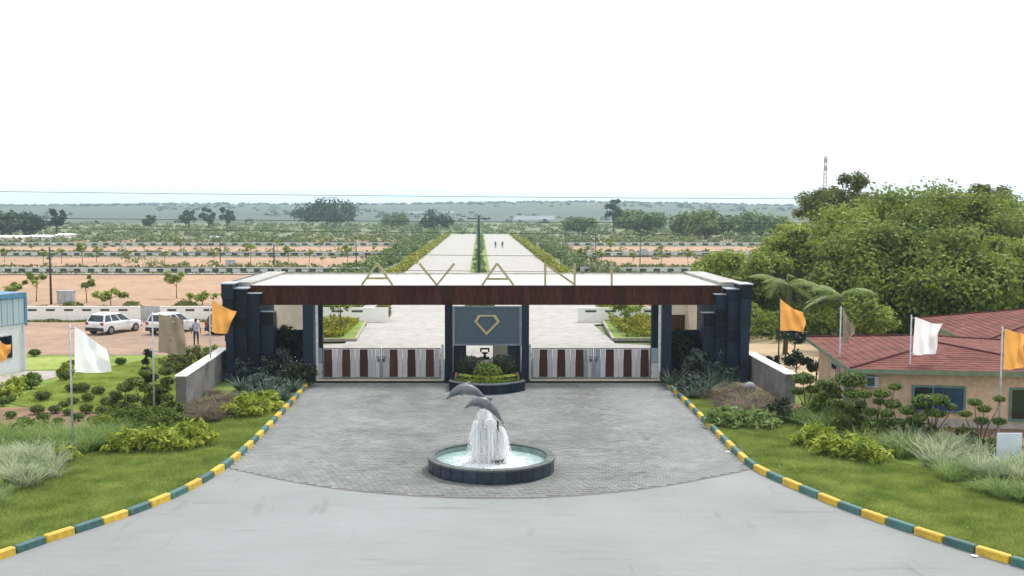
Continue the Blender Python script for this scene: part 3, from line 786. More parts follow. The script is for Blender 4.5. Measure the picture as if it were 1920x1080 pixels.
for a, b in ((850, 874), (952, 976.5)):
    mb = MB(); mb.box(gx(a, yb), gx(b, yb), yb + 0.3, yb + 0.5, -0.05, gz(648, yb) - 0.003); part('side_panel', mb, M['granite'], gate)
for px_ in (849.5, 976):
    mb = MB(); mb.tube([(gx(px_, yb), yb - 0.02, 0.2), (gx(px_, yb), yb - 0.02, gz(648.5, yb))], 0.03, 6); part('post', mb, M['steel'], gate)
mb = MB(); mb.box(gx(924, YG + 2.5), gx(956, YG + 2.5), YG + 2.5, YG + 2.7, -0.05, 1.75); part('beige_panel', mb, M['cream'], gate)
g_ = G(909, 673)
bt = thing('black_stand', 'small black stand with a square head on the pale paving below the emblem board', 'stand', g_)
kk = g_.y / F
mb = MB(); mb.box(-9 * kk, 9 * kk, -.2, .2, 0, 4 * kk); part('base', mb, M['black'], bt, False, True)
mb = MB(); mb.box(-2.5 * kk, 2.5 * kk, -.06, .06, 4 * kk, 10 * kk); mb.box(-5.5 * kk, 5.5 * kk, -.08, .08, 10 * kk, 13 * kk); part('stem', mb, M['black'], bt, False, True)
mb = MB(); mb.box(-9 * kk, 9 * kk, -.1, .1, 18 * kk, 21 * kk); mb.box(-9 * kk, -6 * kk, -.1, .1, 13.2 * kk, 17.9 * kk); mb.box(6 * kk, 9 * kk, -.1, .1, 13.2 * kk, 17.9 * kk); part('head_frame', mb, M['black'], bt, False, True)

# ---- letters on the roof edge
sign = thing('letter_sign', 'pale gold roof letters spelling AVANI along the gatehouse front', 'sign', (gx(910, YG), YG, ZT))
def L2(x, y): p = W(x, y, YG - 0.05); return (p.x, p.z)
zfoot = 534.6
SW = 0.125
def letter(strokes):
    mb = MB()
    for i, (a, b) in enumerate(strokes):
        mb.bar2(L2(*a), L2(*b), SW, YG - 0.05 - 0.002 * i, YG + 0.055 + 0.002 * i)
    part('letter', mb, M['gold'], sign)
letter([((678, zfoot), (707, 494)), ((736, zfoot), (707, 494)), ((688, 522), (726, 522))])
letter([((786, 494), (819, zfoot)), ((852, 494), (819, zfoot))])
letter([((904, zfoot), (932, 494)), ((963, zfoot), (932, 494)), ((914, 523), (952, 523))])
letter([((1022.5, zfoot), (1022.5, 494)), ((1022.5, 495), (1077.5, zfoot - 1)), ((1077.5, zfoot), (1077.5, 494))])
letter([((1147, zfoot), (1147, 493))])

# ---- gate leaves
ZG0, ZG1 = 0.10, gz(653, YG)
def leafgate(x0p, x1p, browns, label, hinge_left, bluecentre):
    x0, x1 = gx(x0p, YG, 680), gx(x1p, YG, 680)
    t = thing('gate_leaf', label, 'gate', (x0 if hinge_left else x1, YG + 0.1, 0), 0, 'gate leaves closing the two entrance openings')
    y0, y1 = YG + 0.07, YG + 0.13
    mb = MB()
    mb.box(x0, x1, y0, y1, ZG1 - 0.06, ZG1); mb.box(x0, x1, y0, y1, ZG0, ZG0 + 0.07)
    mb.box(x0, x0 + 0.06, y0, y1, ZG0 + 0.071, ZG1 - 0.061); mb.box(x1 - 0.06, x1, y0, y1, ZG0 + 0.071, ZG1 - 0.061)
    mb.box(x0 + 0.061, x1 - 0.061, y1 - 0.02, y1 + 0.02, 0.9, 0.95)
    part('frame', mb, M['steel'], t)
    bw = 15.5 / 35.2 / 2
    cuts = []
    for b in browns:
        xb = gx(b, YG, 680); cuts.append((xb - bw, xb + bw))
        mb = MB(); mb.box(xb - bw + 0.006, xb + bw - 0.006, y0 - 0.035, y0 - 0.003, ZG0 + 0.08, ZG1 - 0.07); part('plank', mb, M['gatewood'], t)
    edges = [x0 + 0.07] + [e for c_ in cuts for e in c_] + [x1 - 0.07]
    for k in range(0, len(edges), 2):
        a, b = edges[k], edges[k + 1]
        if b - a < 0.1: continue
        n = max(1, int(round((b - a) / 0.24)))
        for i in range(n):
            s0 = a + (b - a) * i / n + 0.012; s1 = a + (b - a) * (i + 1) / n - 0.012
            blue = bluecentre and ((k == 0 and not hinge_left) or (k == len(edges) - 2 and hinge_left))
            mb = MB(); mb.box(s0, s1, y0 - 0.02 + rnd.uniform(-.004, .004), y0 - 0.003, ZG0 + 0.08, ZG1 - 0.07)
            part('slat', mb, M['slat_blue' if blue and i % 2 == 0 else 'slat'], t)
    xl = x1 - 0.12 if hinge_left else x0 + 0.12
    mb = MB(); mb.box(xl - 0.05, xl + 0.05, y0 - 0.07, y0 - 0.036, 1.0, 1.16); mb.tube([(xl - .12, y0 - .06, 1.25), (xl + .12, y0 - .06, 1.25)], 0.02, 6); part('latch', mb, M['pole_dark'], t)
    xh = x0 - 0.05 if hinge_left else x1 + 0.05
    for zz in (0.4, 1.35):
        mb = MB(); mb.tube([(xh, y0 + .03, zz - .1), (xh, y0 + .03, zz + .1)], 0.035, 6); part('hinge', mb, M['steel'], t)
leafgate(605, 714, (615, 649, 682), 'outermost leaf of the left gate with brown and pale grey planks', True, False)
leafgate(715.5, 826, (738, 771.5, 806), 'left gate leaf beside the emblem board with brown and pale planks', False, False)
leafgate(997, 1112, (1019, 1052.5, 1087), 'right gate leaf beside the emblem board with brown and pale planks', True, True)
leafgate(1113.5, 1220, (1143.5, 1177, 1209), 'outermost leaf of the right gate with brown and blue-grey slats', False, True)
for a, lab in ((594, 'pale gate post beside the left dark blue column'), (1237, 'pale gate post beside the right dark blue column'), (829.5, 'pale gate post left of the emblem board'), (996 - 2.5, 'pale gate post right of the emblem board')):
    mb = MB(); xx = gx(a, YG); mb.box(xx - 0.06, xx + 0.06, YG + 0.03, YG + 0.15, 0, (ZB - 0.003) if a in (594, 1237) else 1.9)
    o = link('gate_post', mb.mesh('gate_post', (xx, YG, 0)), M['post'], None, (xx, YG, 0)); tag(o, lab, 'post', 'gate posts')
for x0p, x1p, lab in ((596.5, 604, 'narrow fixed panel between left gate post and gate leaf'), (1221.5, 1234, 'narrow blue-grey fixed panel at the right end of the gates')):
    xx = gx((x0p + x1p) / 2, YG)
    t = thing('side_panel_gate', lab, 'gate panel', (xx, YG + 0.1, 0))
    x0, x1 = gx(x0p, YG, 680), gx(x1p, YG, 680); zm = (ZG0 + ZG1) / 2
    mb = MB(); mb.box(x0, x1, YG + 0.07, YG + 0.1, zm + 0.01, ZG1); part('panel', mb, M['slat_blue'], t)
    mb = MB(); mb.box(x0, x1, YG + 0.07, YG + 0.1, ZG0, zm - 0.01); part('panel', mb, M['slat'], t)

# ---- planter under the emblem board
ph = 0.48
pl = thing('planter', 'bow-fronted dark blue planter with clipped green hedges under the emblem board', 'planter', (gx(912, YG), YG - 1.5, 0))
yf = G(912, 741).y; ys_ = G(845, 733).y
xc = gx(913.5, ys_); hw = gx(985, ys_) - xc
outl = []
for k in range(17):
    t = -1 + 2 * k / 16
    outl.append((xc + hw * t, ys_ - (ys_ - yf) * (1 - t * t)))
for k in range(16):
    a, b = outl[k], outl[k + 1]
    d = Vector((b[0] - a[0], b[1] - a[1])).normalized() * 0.006
    mb = MB(); mb.obox((a[0] + d.x, a[1] + d.y), (b[0] - d.x, b[1] - d.y), 0.14, 0, ph, 0.07); part('tile', mb, M['granite'], pl)
    mb = MB(); mb.obox(a, b, 0.22, ph + 0.001, ph + 0.06, 0.07); part('coping', mb, M['steel'], pl)
for sx in (-1, 1):
    mb = MB(); mb.obox((xc + sx * (hw - 0.07), ys_ + 0.08), (xc + sx * (hw - 0.07), YG + 0.1), 0.14, 0, ph); part('side_wall', mb, M['granite'], pl)
mb = MB(); mb.prism([(x, y + 0.16) for x, y in outl[1:-1]] + [(xc + hw - 0.2, YG + 0.05), (xc - hw + 0.2, YG + 0.05)], 0.05, ph - 0.05); part('soil', mb, M['soil'], pl)

def ball_shrub(name, loc, rad, n, ls, m, seed, label, cat='shrub', group=None):
    t = thing(name, label, cat, loc, 0, group)
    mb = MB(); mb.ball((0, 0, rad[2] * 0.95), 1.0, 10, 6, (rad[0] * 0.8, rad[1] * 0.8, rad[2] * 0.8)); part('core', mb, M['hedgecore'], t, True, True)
    me = leaf_ball_mesh('foliage', n, rad, ls, seed); o = link('foliage', me, M[m], t, (0, 0, rad[2] * 0.95))
    return t
zp = ph - 0.03
yc = (ys_ + YG) / 2
ball_shrub('hedge_shrub', (xc, yf + 1.25, zp), (0.72, 0.55, 0.50), 1500, 0.055, 'lf_topi', 3, 'round green shrub in the middle of the planter')
ball_shrub('hedge_shrub', (xc - 0.85, yf + 2.2, zp), (0.75, 0.55, 0.62), 1500, 0.055, 'lf_dark', 4, 'dark rounded shrub at the back left of the planter')
ball_shrub('hedge_shrub', (xc + 0.80, yf + 2.2, zp), (0.75, 0.55, 0.66), 1500, 0.055, 'lf_dark', 5, 'dark rounded shrub at the back right of the planter')
# two low clipped hedges following the bow
def bow_hedge(inset, h, wd, m, label, seed, wfrac):
    r = np.random.RandomState(seed)
    n = 2600
    t = r.uniform(-wfrac, wfrac, n)
    d = r.uniform(-1, 1, (n, 2))
    big = np.abs(d).argmax(1); sgn = np.sign(d[np.arange(n), big]); d[np.arange(n), big] = sgn * r.uniform(0.8, 1.05, n)
    cx = xc + hw * t; cy = ys_ - (ys_ - yf) * (1 - t * t) + inset + d[:, 0] * wd / 2
    cz = zp + h * 0.5 + d[:, 1] * h / 2
    c = np.stack([cx, cy, cz], 1)
    loc = Vector((xc, yf + inset, zp))
    tt = thing('clipped_hedge', label, 'hedge', loc)
    link('foliage', np_mesh('foliage', leaf_quads(c - np.array(loc), 0.05, 0.4, 0.6, r), None, 4), M[m], tt)
    mb = MB()
    for k in range(12):
        ta, tb = -wfrac + 2 * wfrac * k / 12, -wfrac + 2 * wfrac * (k + 1) / 12
        f_ = lambda q: (xc + hw * q, ys_ - (ys_ - yf) * (1 - q * q) + inset)
        mb.obox(f_(ta), f_(tb), wd * 0.8, zp - 0.05, zp + h * 0.85)
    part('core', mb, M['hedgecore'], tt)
bow_hedge(0.36, 0.16, 0.34, 'lf_topi', 'low dark green clipped hedge along the planter front', 8, 0.86)
bow_hedge(0.74, 0.36, 0.46, 'lf_yellow', 'low bright yellow-green clipped hedge inside the planter', 9, 0.74)

# ------------------------------------------------------------------ FOUNTAIN
RX = 2.2; ZR = 0.47
ft = thing('fountain', 'round dark blue tiled fountain basin with splashing white water', 'fountain', (FX, FY, 0))
mb = MB()
ns = 28
def ring(mb, r0, r1, z0, z1, a0, a1, k=3):
    for i in range(k):
        p, q = a0 + (a1 - a0) * i / k, a0 + (a1 - a0) * (i + 1) / k
        P = [(r * math.cos(a), r * math.sin(a)) for r, a in ((r0, p), (r1, p), (r1, q), (r0, q))]
        mb.add([(x, y, z0) for x, y in P] + [(x, y, z1) for x, y in P], [(3, 2, 1, 0), (4, 5, 6, 7), (0, 1, 5, 4), (1, 2, 6, 5), (2, 3, 7, 6), (3, 0, 4, 7)])
mbw = MB(); ring(mbw, RX - 0.12, RX - 0.03, 0.0, ZR - 0.031, 0, 2 * math.pi, 48); part('basin_wall', mbw, M['granite_gap'], ft, False, True)
mbw = MB(); ring(mbw, RX - 0.2, RX - 0.121, 0.0, ZR - 0.033, 0, 2 * math.pi, 48); part('basin_lining', mbw, M['basin_in'], ft, False, True)
ang = 2 * math.pi / ns
mt = MB(); ring(mt, RX - 0.028, RX, 0.0, ZR - 0.035, 0.008, ang - 0.008); mt = mt.mesh('tile')
mc = MB(); ring(mc, RX - 0.24, RX + 0.03, ZR - 0.03, ZR + 0.03, 0.003, ang - 0.003); mc = mc.mesh('coping_stone')
for k in range(ns):
    link('tile', mt, M['tile_blue'], ft, (0, 0, 0), (0, 0, k * ang))
    link('coping_stone', mc, M['rim_stone'], ft, (0, 0, rnd.uniform(-.004, .004)), (0, 0, k * ang))
mb = MB(); ring(mb, 0.0, RX - 0.21, 0.0, 0.10, 0, 2 * math.pi, 32); part('basin_floor', mb, M['basin_in'], ft, False, True)
nr, na = 14, 48
mb = MB(); r_ = np.random.RandomState(5)
for i in range(nr + 1):
    for k in range(na):
        rr = (RX - 0.202) * i / nr; a = 2 * math.pi * k / na
        mb.v.append((rr * math.cos(a), rr * math.sin(a), 0.275 + 0.012 * math.sin(rr * 14) * math.exp(-rr) + r_.uniform(-.006, .006)))
mb.f = [(i * na + k, i * na + (k + 1) % na, (i + 1) * na + (k + 1) % na, (i + 1) * na + k) for i in range(nr) for k in range(na)]
part('water', mb, M['water'], ft, True, True)
def fpt(px, py, dy=0.0):
    p = W(px, py, FY + dy); return Vector((p.x - FX, dy, p.z))
# nozzle pipes with foot plates
for (px_, dy, top) in ((907, 0.25, 775), (933, -0.25, 790)):
    a = fpt(px_, 870, dy); a.z = 0.1; b = fpt(px_, top, dy); b.x = a.x
    mb = MB(); mb.tube([a, b], 0.035, 8); mb.tube([a + Vector((0, 0, 0.25)), a + Vector((0, 0, 0.31))], 0.24, 12); part('nozzle', mb, M['pole_dark'], ft, False, True)
# falling streams and drops
r_ = np.random.RandomState(21)
mb = MB()
ztop = fpt(907, 768).z
def stream(src, land, h, rad):
    pts = []
    for k in range(7):
        t = k / 6
        p = src.lerp(land, t); p.z = src.z + (h - src.z) * 4 * t * (1 - t) * 0.25 + (land.z - src.z) * t * t
        pts.append(p)
    mb.tube(pts, [rad * (0.7 + 0.6 * math.sin(k * 2.1 + rad * 900)) for k in range(7)], 4, True)
heads = [(fpt(907, 768, 0.1), 0.50), (fpt(894, 790, -0.15), 0.36), (fpt(918, 786, -0.2), 0.42), (fpt(938, 803, -0.15), 0.32), (fpt(911, 776, 0.25), 0.46)]
for hp, sp in heads:
    for i in range(105):
        a = r_.uniform(0, 6.28); q = sp * r_.uniform(0.02, 1) ** 0.6
        land = Vector((hp.x + q * math.cos(a) * 0.95 + 0.06, hp.y + q * math.sin(a), 0.28))
        s0 = hp + Vector((q * 0.22 * math.cos(a), q * 0.22 * math.sin(a), r_.uniform(-0.25, 0.03)))
        stream(s0, land, ztop, r_.uniform(0.005, 0.016))
for i in range(11000):
    hp, sp = heads[r_.randint(0, len(heads))]
    t = r_.uniform(0, 1) ** 0.7; a = r_.uniform(0, 6.28); q = sp * (0.2 + 0.95 * t) * r_.uniform(0.2, 1.15)
    c = Vector((hp.x + q * math.cos(a) + 0.06 * t, hp.y + q * math.sin(a), hp.z - (hp.z - 0.29) * t * t))
    s = r_.uniform(0.004, 0.015); e = s * r_.uniform(1, 3.2)
    mb.add([c + Vector(d) for d in ((s, 0, 0), (-s, 0, 0), (0, s, 0), (0, -s, 0), (0, 0, e), (0, 0, -e))],
           [(0, 2, 4), (2, 1, 4), (1, 3, 4), (3, 0, 4), (2, 0, 5), (1, 2, 5), (3, 1, 5), (0, 3, 5)])
for i in range(1300):   # splash foam on the pool
    a = r_.uniform(0, 6.28); q = 1.15 * r_.uniform(0, 1) ** 0.6
    c = Vector((0.05 + q * math.cos(a), q * math.sin(a), 0.285)); s = r_.uniform(0.02, 0.055)
    mb.add([c + Vector(d) for d in ((s, 0, 0), (-s, 0, 0), (0, s, 0), (0, -s, 0), (0, 0, s * .6))], [(0, 2, 4), (2, 1, 4), (1, 3, 4), (3, 0, 4)])
part('water_jets', mb, M['foam'], ft, False, True, 'stuff')

# dolphins
def dolphin(label, spine, rmax, dy):
    pts = [fpt(x, y, dy) for x, y in spine]
    P = []
    for i in range(len(pts) - 1):
        p0, p1, p2, p3 = pts[max(i - 1, 0)], pts[i], pts[i + 1], pts[min(i + 2, len(pts) - 1)]
        for k in range(4):
            t = k / 4
            P.append(0.5 * ((2 * p1) + (-p0 + p2) * t + (2 * p0 - 5 * p1 + 4 * p2 - p3) * t * t + (-p0 + 3 * p1 - 3 * p2 + p3) * t ** 3))
    P.append(pts[-1])
    n = len(P); R = []
    for i in range(n):
        t = i / (n - 1)
        if t < 0.10: r = 0.16 + 0.12 * (t / 0.10)                   # beak
        elif t < 0.20: r = 0.30 + 0.38 * ((t - 0.10) / 0.10)        # melon
        else: r = 0.68 + 0.32 * math.sin(min(1, (t - 0.20) / 0.25) * math.pi / 2) if t < 0.45 else 1.0 - 0.84 * ((t - 0.45) / 0.55) ** 1.2
        R.append(r * rmax)
    base = (FX, FY + dy, 0)
    mb = MB(); mb.tube(P, R, 12, True, 0.9)
    def tang(i): return (P[min(i + 1, n - 1)] - P[max(i - 1, 0)]).normalized()
    # dorsal fin
    i = int(n * 0.46); t = tang(i); nrm = Vector((0, 1, 0)).cross(t).normalized()
    if nrm.z < 0: nrm = -nrm
    b0 = P[i] + nrm * R[i] * 0.8 - t * rmax * 0.9; b1 = P[i] + nrm * R[i] * 0.8 + t * rmax * 0.9; tip = P[i] + nrm * (R[i] + rmax * 0.45) + t * rmax * 1.1
    yv = Vector((0, rmax * 0.13, 0))
    mb.add([b0 - yv, b0 + yv, b1 - yv, b1 + yv, tip], [(0, 2, 4), (3, 1, 4), (1, 0, 4), (2, 3, 4)])
    # flippers
    i = int(n * 0.30); t = tang(i)
    for s in (-1, 1):
        o = P[i] + Vector((0, s * R[i] * 0.7, -R[i] * 0.4))
        e = o + Vector((0, s * rmax * 1.1, -rmax * 0.9)) + t * rmax * 1.2
        mb.add([o - t * rmax * 0.5, o + t * rmax * 0.6, e, o + Vector((0, 0, rmax * .16)), ], [(0, 1, 2), (1, 0, 3), (1, 3, 2), (3, 0, 2)])
    # flukes
    t = tang(n - 1)
    for s in (-1, 1):
        o = P[-1]
        a = o - t * rmax * 0.5; b = o + t * rmax * 0.55; tip = o + t * rmax * 0.9 + Vector((0, s * rmax * 1.6, 0)) + Vector((0.1 * s * rmax, 0, 0))
        up = Vector((0, 0, rmax * 0.12))
        mb.add([a + up, a - up, b + up, b - up, tip], [(0, 2, 4), (3, 1, 4), (1, 0, 4), (2, 3, 4)])
    t_ = thing('dolphin_statue', label, 'statue', (FX, FY, 0), 0, 'dolphin statues of the fountain')
    part('body', mb, M['dolphin'], t_, True, True)
    for s in (-1, 1):
        k = int(n * 0.17); c = P[k] + Vector((0, s * R[k] * 0.8, R[k] * 0.2))
        e = MB(); e.ball(c, 0.016, 6, 4); part('eye', e, M['black'], t_, True, True)
    return P
P1 = dolphin('upper grey leaping dolphin nearest the planter, nose to the left', [(837, 748), (848, 739), (862, 731), (876, 729), (890, 733), (902, 742), (914, 751)], 0.19, 0.25)
P2 = dolphin('lower grey dolphin diving over the white water plume', [(872, 765), (884, 757), (898, 753.5), (912, 757), (924, 767), (933, 778), (940, 788)], 0.19, -0.25)
mb = MB(); mb.tube([(fpt(907, 775, .25).x, 0.25, fpt(907, 775, .25).z - 0.05), P1[-6] + Vector((0, 0, -0.02))], 0.04, 8)
part('dolphin_support', mb, M['pole_dark'], ft, False, True)

# ------------------------------------------------------------------ low garden walls
def low_wall(label, near, far, h):
    a, b = G(*near), G(*far)
    t = thing('low_garden_wall', label, 'wall', (a.x, a.y, 0))
    d = (b - a); n = 8
    mb = MB(); mb.obox(a, b, 0.40, -0.05, h - 0.02); part('core', mb, M['wall_grey'], t)
    for k in range(n):
        p, q = a.lerp(b, k / n), a.lerp(b, (k + 1) / n); e = (q - p).normalized() * 0.006
        for s in (-1, 1):
            mb = MB(); mb.obox(p + e, q - e, 0.03, 0.0, h - 0.03, s * 0.217); part('slab', mb, M['wall_grey'], t)
    e = d.normalized() * 0.03
    mb = MB(); mb.obox(a - e * 2, b, 0.52, h, h + 0.06); part('coping', mb, M['white'], t)
low_wall('low grey stone wall with white coping left of the gatehouse', (340, 772), (421, 708), 1.58)
low_wall('low grey stone wall with white coping right of the gatehouse', (1481, 759), (1405, 712), 1.42)

# ------------------------------------------------------------------ HOUSES on the right
def hip_house(name, label, o, ang, wx, wy, ez, rise, oh, ridge_front, ridge_back, windows, sidewin=None, ac=None):
    """o: front-left wall corner; local x along the front, local y backwards"""
    t = thing(name, label, 'house', (o[0], o[1], 0), ang)
    th = 0.22
    mb = MB()
    mb.box(0, wx, 0, th, -0.1, ez); mb.box(0, wx, wy - th, wy, -0.1, ez); mb.box(0, th, th, wy - th, -0.1, ez); mb.box(wx - th, wx, th, wy - th, -0.1, ez)
    part('wall', mb, M['peach'], t, False, True)
    mb = MB(); mb.box(-0.03, wx + 0.03, -0.03, -0.002, -0.1, 0.42); mb.box(-0.03, -0.002, 0, wy, -0.1, 0.42); part('plinth', mb, M['pale_concrete'], t, False, True)
    e = [(-oh, -oh), (wx + oh, -oh), (wx + oh, wy + oh), (-oh, wy + oh)]
    mb = MB()
    for a, b in zip(e, e[1:] + e[:1]): mb.obox(a, b, 0.05, ez - 0.02, ez + 0.17)
    part('eave_fascia', mb, M['eave'], t, False, True)
    mb = MB(); mb.box(-oh + 0.03, wx + oh - 0.03, -oh + 0.03, wy + oh - 0.03, ez + 0.0, ez + 0.02); part('soffit', mb, M['eave'], t, False, True)
    zr = ez + rise; A = Vector((wx / 2, ridge_front, zr)); B = Vector((wx / 2, ridge_back, zr))
    c = [Vector((x, y, ez + 0.15)) for x, y in e]
    planes = [(c[0], c[1], A, A), (c[3], c[0], A, B), (c[1], c[2], B, A), (c[2], c[3], B, B)]
    rt = None
    mb = MB()
    tiles = MB()
    for a, b, tb, ta in planes:
        # quad a-b-tb-ta ; courses of tiles
        mb.add([a, b, tb, ta] if (tb - ta).length > 1e-4 else [a, b, ta], [(0, 1, 2, 3)] if (tb - ta).length > 1e-4 else [(0, 1, 2)])
    rt = part('roof', mb, M['ridge'], t, False, True)
    for (a, b, top_b, top_a) in [(c[0], c[1], A, A), (c[3], c[0], A, B), (c[1], c[2], B, A), (c[2], c[3], B, B)]:
        nrm = (b - a).cross(((top_a + top_b) / 2) - a).normalized()
        if nrm.z < 0: nrm = -nrm
        hgt = ((top_a + top_b) / 2 - (a + b) / 2).length
        nc = max(3, int(hgt / 0.34))
        for k in range(nc):
            s0, s1 = k / nc, min(1.0, (k + 1.12) / nc)
            l0, r0 = a.lerp(top_a, s0), b.lerp(top_b, s0); l1, r1 = a.lerp(top_a, s1), b.lerp(top_b, s1)
            n = max(1, int((r0 - l0).length / 0.36))
            for i in range(n):
                u0, u1 = i / n, (i + 1) / n
                lift = nrm * (0.030 + rnd.uniform(-.006, .006)); low = nrm * 0.012
                p = [l0.lerp(r0, u0) + lift, l0.lerp(r0, u1) + lift, l1.lerp(r1, u1) + low, l1.lerp(r1, u0) + low, l0.lerp(r0, (u0 + u1) / 2) + lift, l1.lerp(r1, (u0 + u1) / 2) + low]
                q = [l0.lerp(r0, u0) + low, l0.lerp(r0, u1) + low]
                tiles.add(p + q, [(0, 4, 5, 3), (4, 1, 2, 5), (6, 7, 1, 4, 0)])
    o_ = part('roof_tiles', tiles, M['rooftile'], t, False, True, 'stuff')
    for p, q in ((c[0], A), (c[1], A), (c[2], B), (c[3], B), (A, B)):
        mb = MB(); mb.tube([p + Vector((0, 0, .06)), q + Vector((0, 0, .04))], 0.05, 6); part('ridge_cap', mb, M['ridge'], t, False, True)
    for (x0, x1, z0, z1, split) in windows:
        mb = MB(); f_ = 0.09
        mb.box(x0 - f_, x1 + f_, -0.07, -0.001, z1, z1 + f_); mb.box(x0 - f_, x1 + f_, -0.09, -0.001, z0 - f_, z0)
        mb.box(x0 - f_, x0, -0.07, -0.001, z0 + .001, z1 - .001); mb.box(x1, x1 + f_, -0.07, -0.001, z0 + .001, z1 - .001)
        xm = x0 + (x1 - x0) * split; mb.box(xm - 0.03, xm + 0.03, -0.06, -0.001, z0 + .001, z1 - .001)
        wn = part('window', mb, M['winframe'], t, False, True)
        mb = MB(); mb.box(x0, xm - 0.031, -0.03, -0.002, z0, z1); part('pane', mb, M['glass'], wn, False, True)
        mb = MB(); mb.box(xm + 0.031, x1, -0.035, -0.002, z0, z1); part('pane', mb, M['glass_blue'], wn, False, True)
    if sidewin:
        for (y0, y1, z0, z1, mm) in sidewin:
            mb = MB(); mb.box(-0.06, -0.001, y0 - .08, y1 + .08, z0, z1); d_ = part('door', mb, M['cap'], t, False, True)
            mb = MB(); mb.box(-0.08, -0.061, y0 + .05, y1 - .05, z0 + .08, z1 - .08); part('pane', mb, M[mm], d_, False, True)
    if ac:
        mb = MB(); mb.box(ac[0], ac[0] + 0.5, -0.32, -0.003, ac[1], ac[1] + 0.45); u_ = part('air_conditioner', mb, M['cap'], t, False, True)
        mb = MB(); mb.box(ac[0] + 0.06, ac[0] + 0.36, -0.325, -0.321, ac[1] + 0.05, ac[1] + 0.4); part('fan_grille', mb, M['slot'], u_, False, True)
    return t
fl = G(1612, 800)
EZ = 2.42
ang = -0.14
def hx(px, py=740):   # distance along the front wall from its left corner for a photo column
    d = Vector((math.cos(ang), math.sin(ang)))
    # intersect ray column with wall line
    u = (px - CX) / F
    # point: fl + s*d ; need X/Yd = u with Yd ~ depth
    best = None
    for s in np.linspace(-1, 14, 1501):
        X_, Y_ = fl.x + s * d.x, fl.y + s * d.y
        depth = Y_ * _c + (H - 1.5) * _s
        e = abs(X_ / depth - u)
        if best is None or e < best[0]: best = (e, s)
    return best[1]
w0, w1 = hx(1714), hx(1806)
v0 = hx(1897)
hip_house('peach_house', 'nearer peach house with dark red hipped roof behind the topiary shrubs', fl, ang, 8.3, 10.0, EZ - .08, 0.72, 0.55, 4.1, 7.0,
          [(w0, w1, 0.78, 1.72, 0.38), (v0, v0 + 2.0, 0.5, 1.7, 0.5)], [(2.2, 3.1, 0.0, 2.1, 'winframe'), (5.0, 6.2, 0.7, 1.9, 'glass')], (0.12, 1.72))
f2 = G(1846, 730); f2 = Vector((940 * 54 / F + 0.4, 54.0, 0))
hip_house('red_roofed_house', 'farther house with dark red roof rising behind the nearer peach house', f2, -0.16, 13.0, 12.0, 2.12, 1.62, 0.55, 5.8, 6.2,
          [(1.0, 2.4, 0.8, 1.8, 0.5), (5, 6.6, 0.9, 1.8, 0.5)])

# ------------------------------------------------------------------ CABIN on the left
cb0 = G(48, 697)
cb = thing('blue_cabin', 'pale blue clad cabin with blue trim at the left edge of the garden', 'cabin', (cb0.x, cb0.y, 0), math.radians(-20))
Lc = 7.0; Wc = 5.0
mb = MB(); mb.box(-Wc, 0, -Lc, 0, -0.1, 2.72); part('wall', mb, M['cabin_wall'], cb, False, True)
mb = MB(); mb.box(-Wc, 0.02, -Lc - .05, 0.05, 2.723, 4.18); part('fascia_core', mb, M['cabin_blue'], cb, False, True)
npn = 16
mb = MB(); mb.box(0.0, 0.035, -0.19, 0.19, 0, 1.40); pm = mb.mesh('panel')
for i in range(npn):
    link('panel', pm, M['cabin'], cb, (0.022 + (0.012 if i % 2 else 0), -0.22 - i * 0.42, 2.75))
mb = MB(); mb.box(-Wc - .1, 0.12, -Lc - .2, 0.12, 4.183, 4.47); part('roof', mb, M['cabin_blue'], cb, False, True)
mb = MB(); mb.box(-0.2, 0.1, -0.01, 0.16, 2.6, 4.18); part('corner_trim', mb, M['cabin_blue'], cb, False, True)
mb = MB(); mb.tube([(0.07, -0.10, 0), (0.07, -0.10, 2.7)], 0.05, 6); part('downpipe', mb, M['cabin_wall'], cb, False, True)
mb = MB(); mb.box(0.0, 0.04, -3.9, -0.95, 0.9, 2.2); wn = part('window', mb, M['cap'], cb, False, True)
mb = MB(); mb.box(0.041, 0.055, -3.85, -1.0, 0.95, 2.15); part('pane', mb, M['glass'], wn, False, True)

# ------------------------------------------------------------------ boundary walls with slots, hedges behind
def slotted_wall(label, x0, x1, y, h, step, sw, sh, sz, parts=True, wm='white'):
    t = thing('boundary_wall', label, 'wall', ((x0 + x1) / 2, y, 0))
    mb = MB(); mb.box(x0, x1, y, y + 0.2, -0.1, h); part('wall_body', mb, M[wm], t)
    mb = MB(); mb.box(x0, x1, y - 0.04, y + 0.24, h + 0.001, h + 0.06); part('coping', mb, M[wm], t)
    n = int((x1 - x0 - 0.6) / step)
    ms = None; all_ = MB()
    for k in range(n):
        xx = x0 + 0.6 + k * step
        if parts:
            if ms is None:
                m_ = MB(); m_.box(0, sw, -0.012, -0.001, 0, sh); ms = m_.mesh('slot')
            link('slot', ms, M['slot'], t, (xx - t.location.x, 0, sz))
        else:
            all_.box(xx, xx + sw, y - 0.015, y - 0.001, sz, sz + sh)
    if not parts: part('slots', all_, M['slot'], t, False, False, 'stuff')
    return t
YW = G(100, 604).y
slotted_wall('white boundary wall with dark slots behind the parked white cars', gx(40, YW), gx(263, YW), YW, 1.22, 1.47, 0.72, 0.17, 0.90)
slotted_wall('short white slotted wall between the grey side gate and the gatehouse', gx(301, YW), gx(560, YW), YW, 1.22, 1.47, 0.72, 0.17, 0.90)
slotted_wall('white slotted wall behind the left gate opening', gx(572, YW), gx(728, YW), YW, 1.10, 1.6, 0.9, 0.17, 0.80)
slotted_wall('white slotted wall behind the right gate opening', gx(1083, YW), gx(1400, YW), YW, 1.10, 1.6, 0.9, 0.17, 0.80)
sg = thing('grey_side_gate', 'plain grey sheet gate closing the gap in the white boundary wall', 'gate', (gx(282, YW), YW, 0))
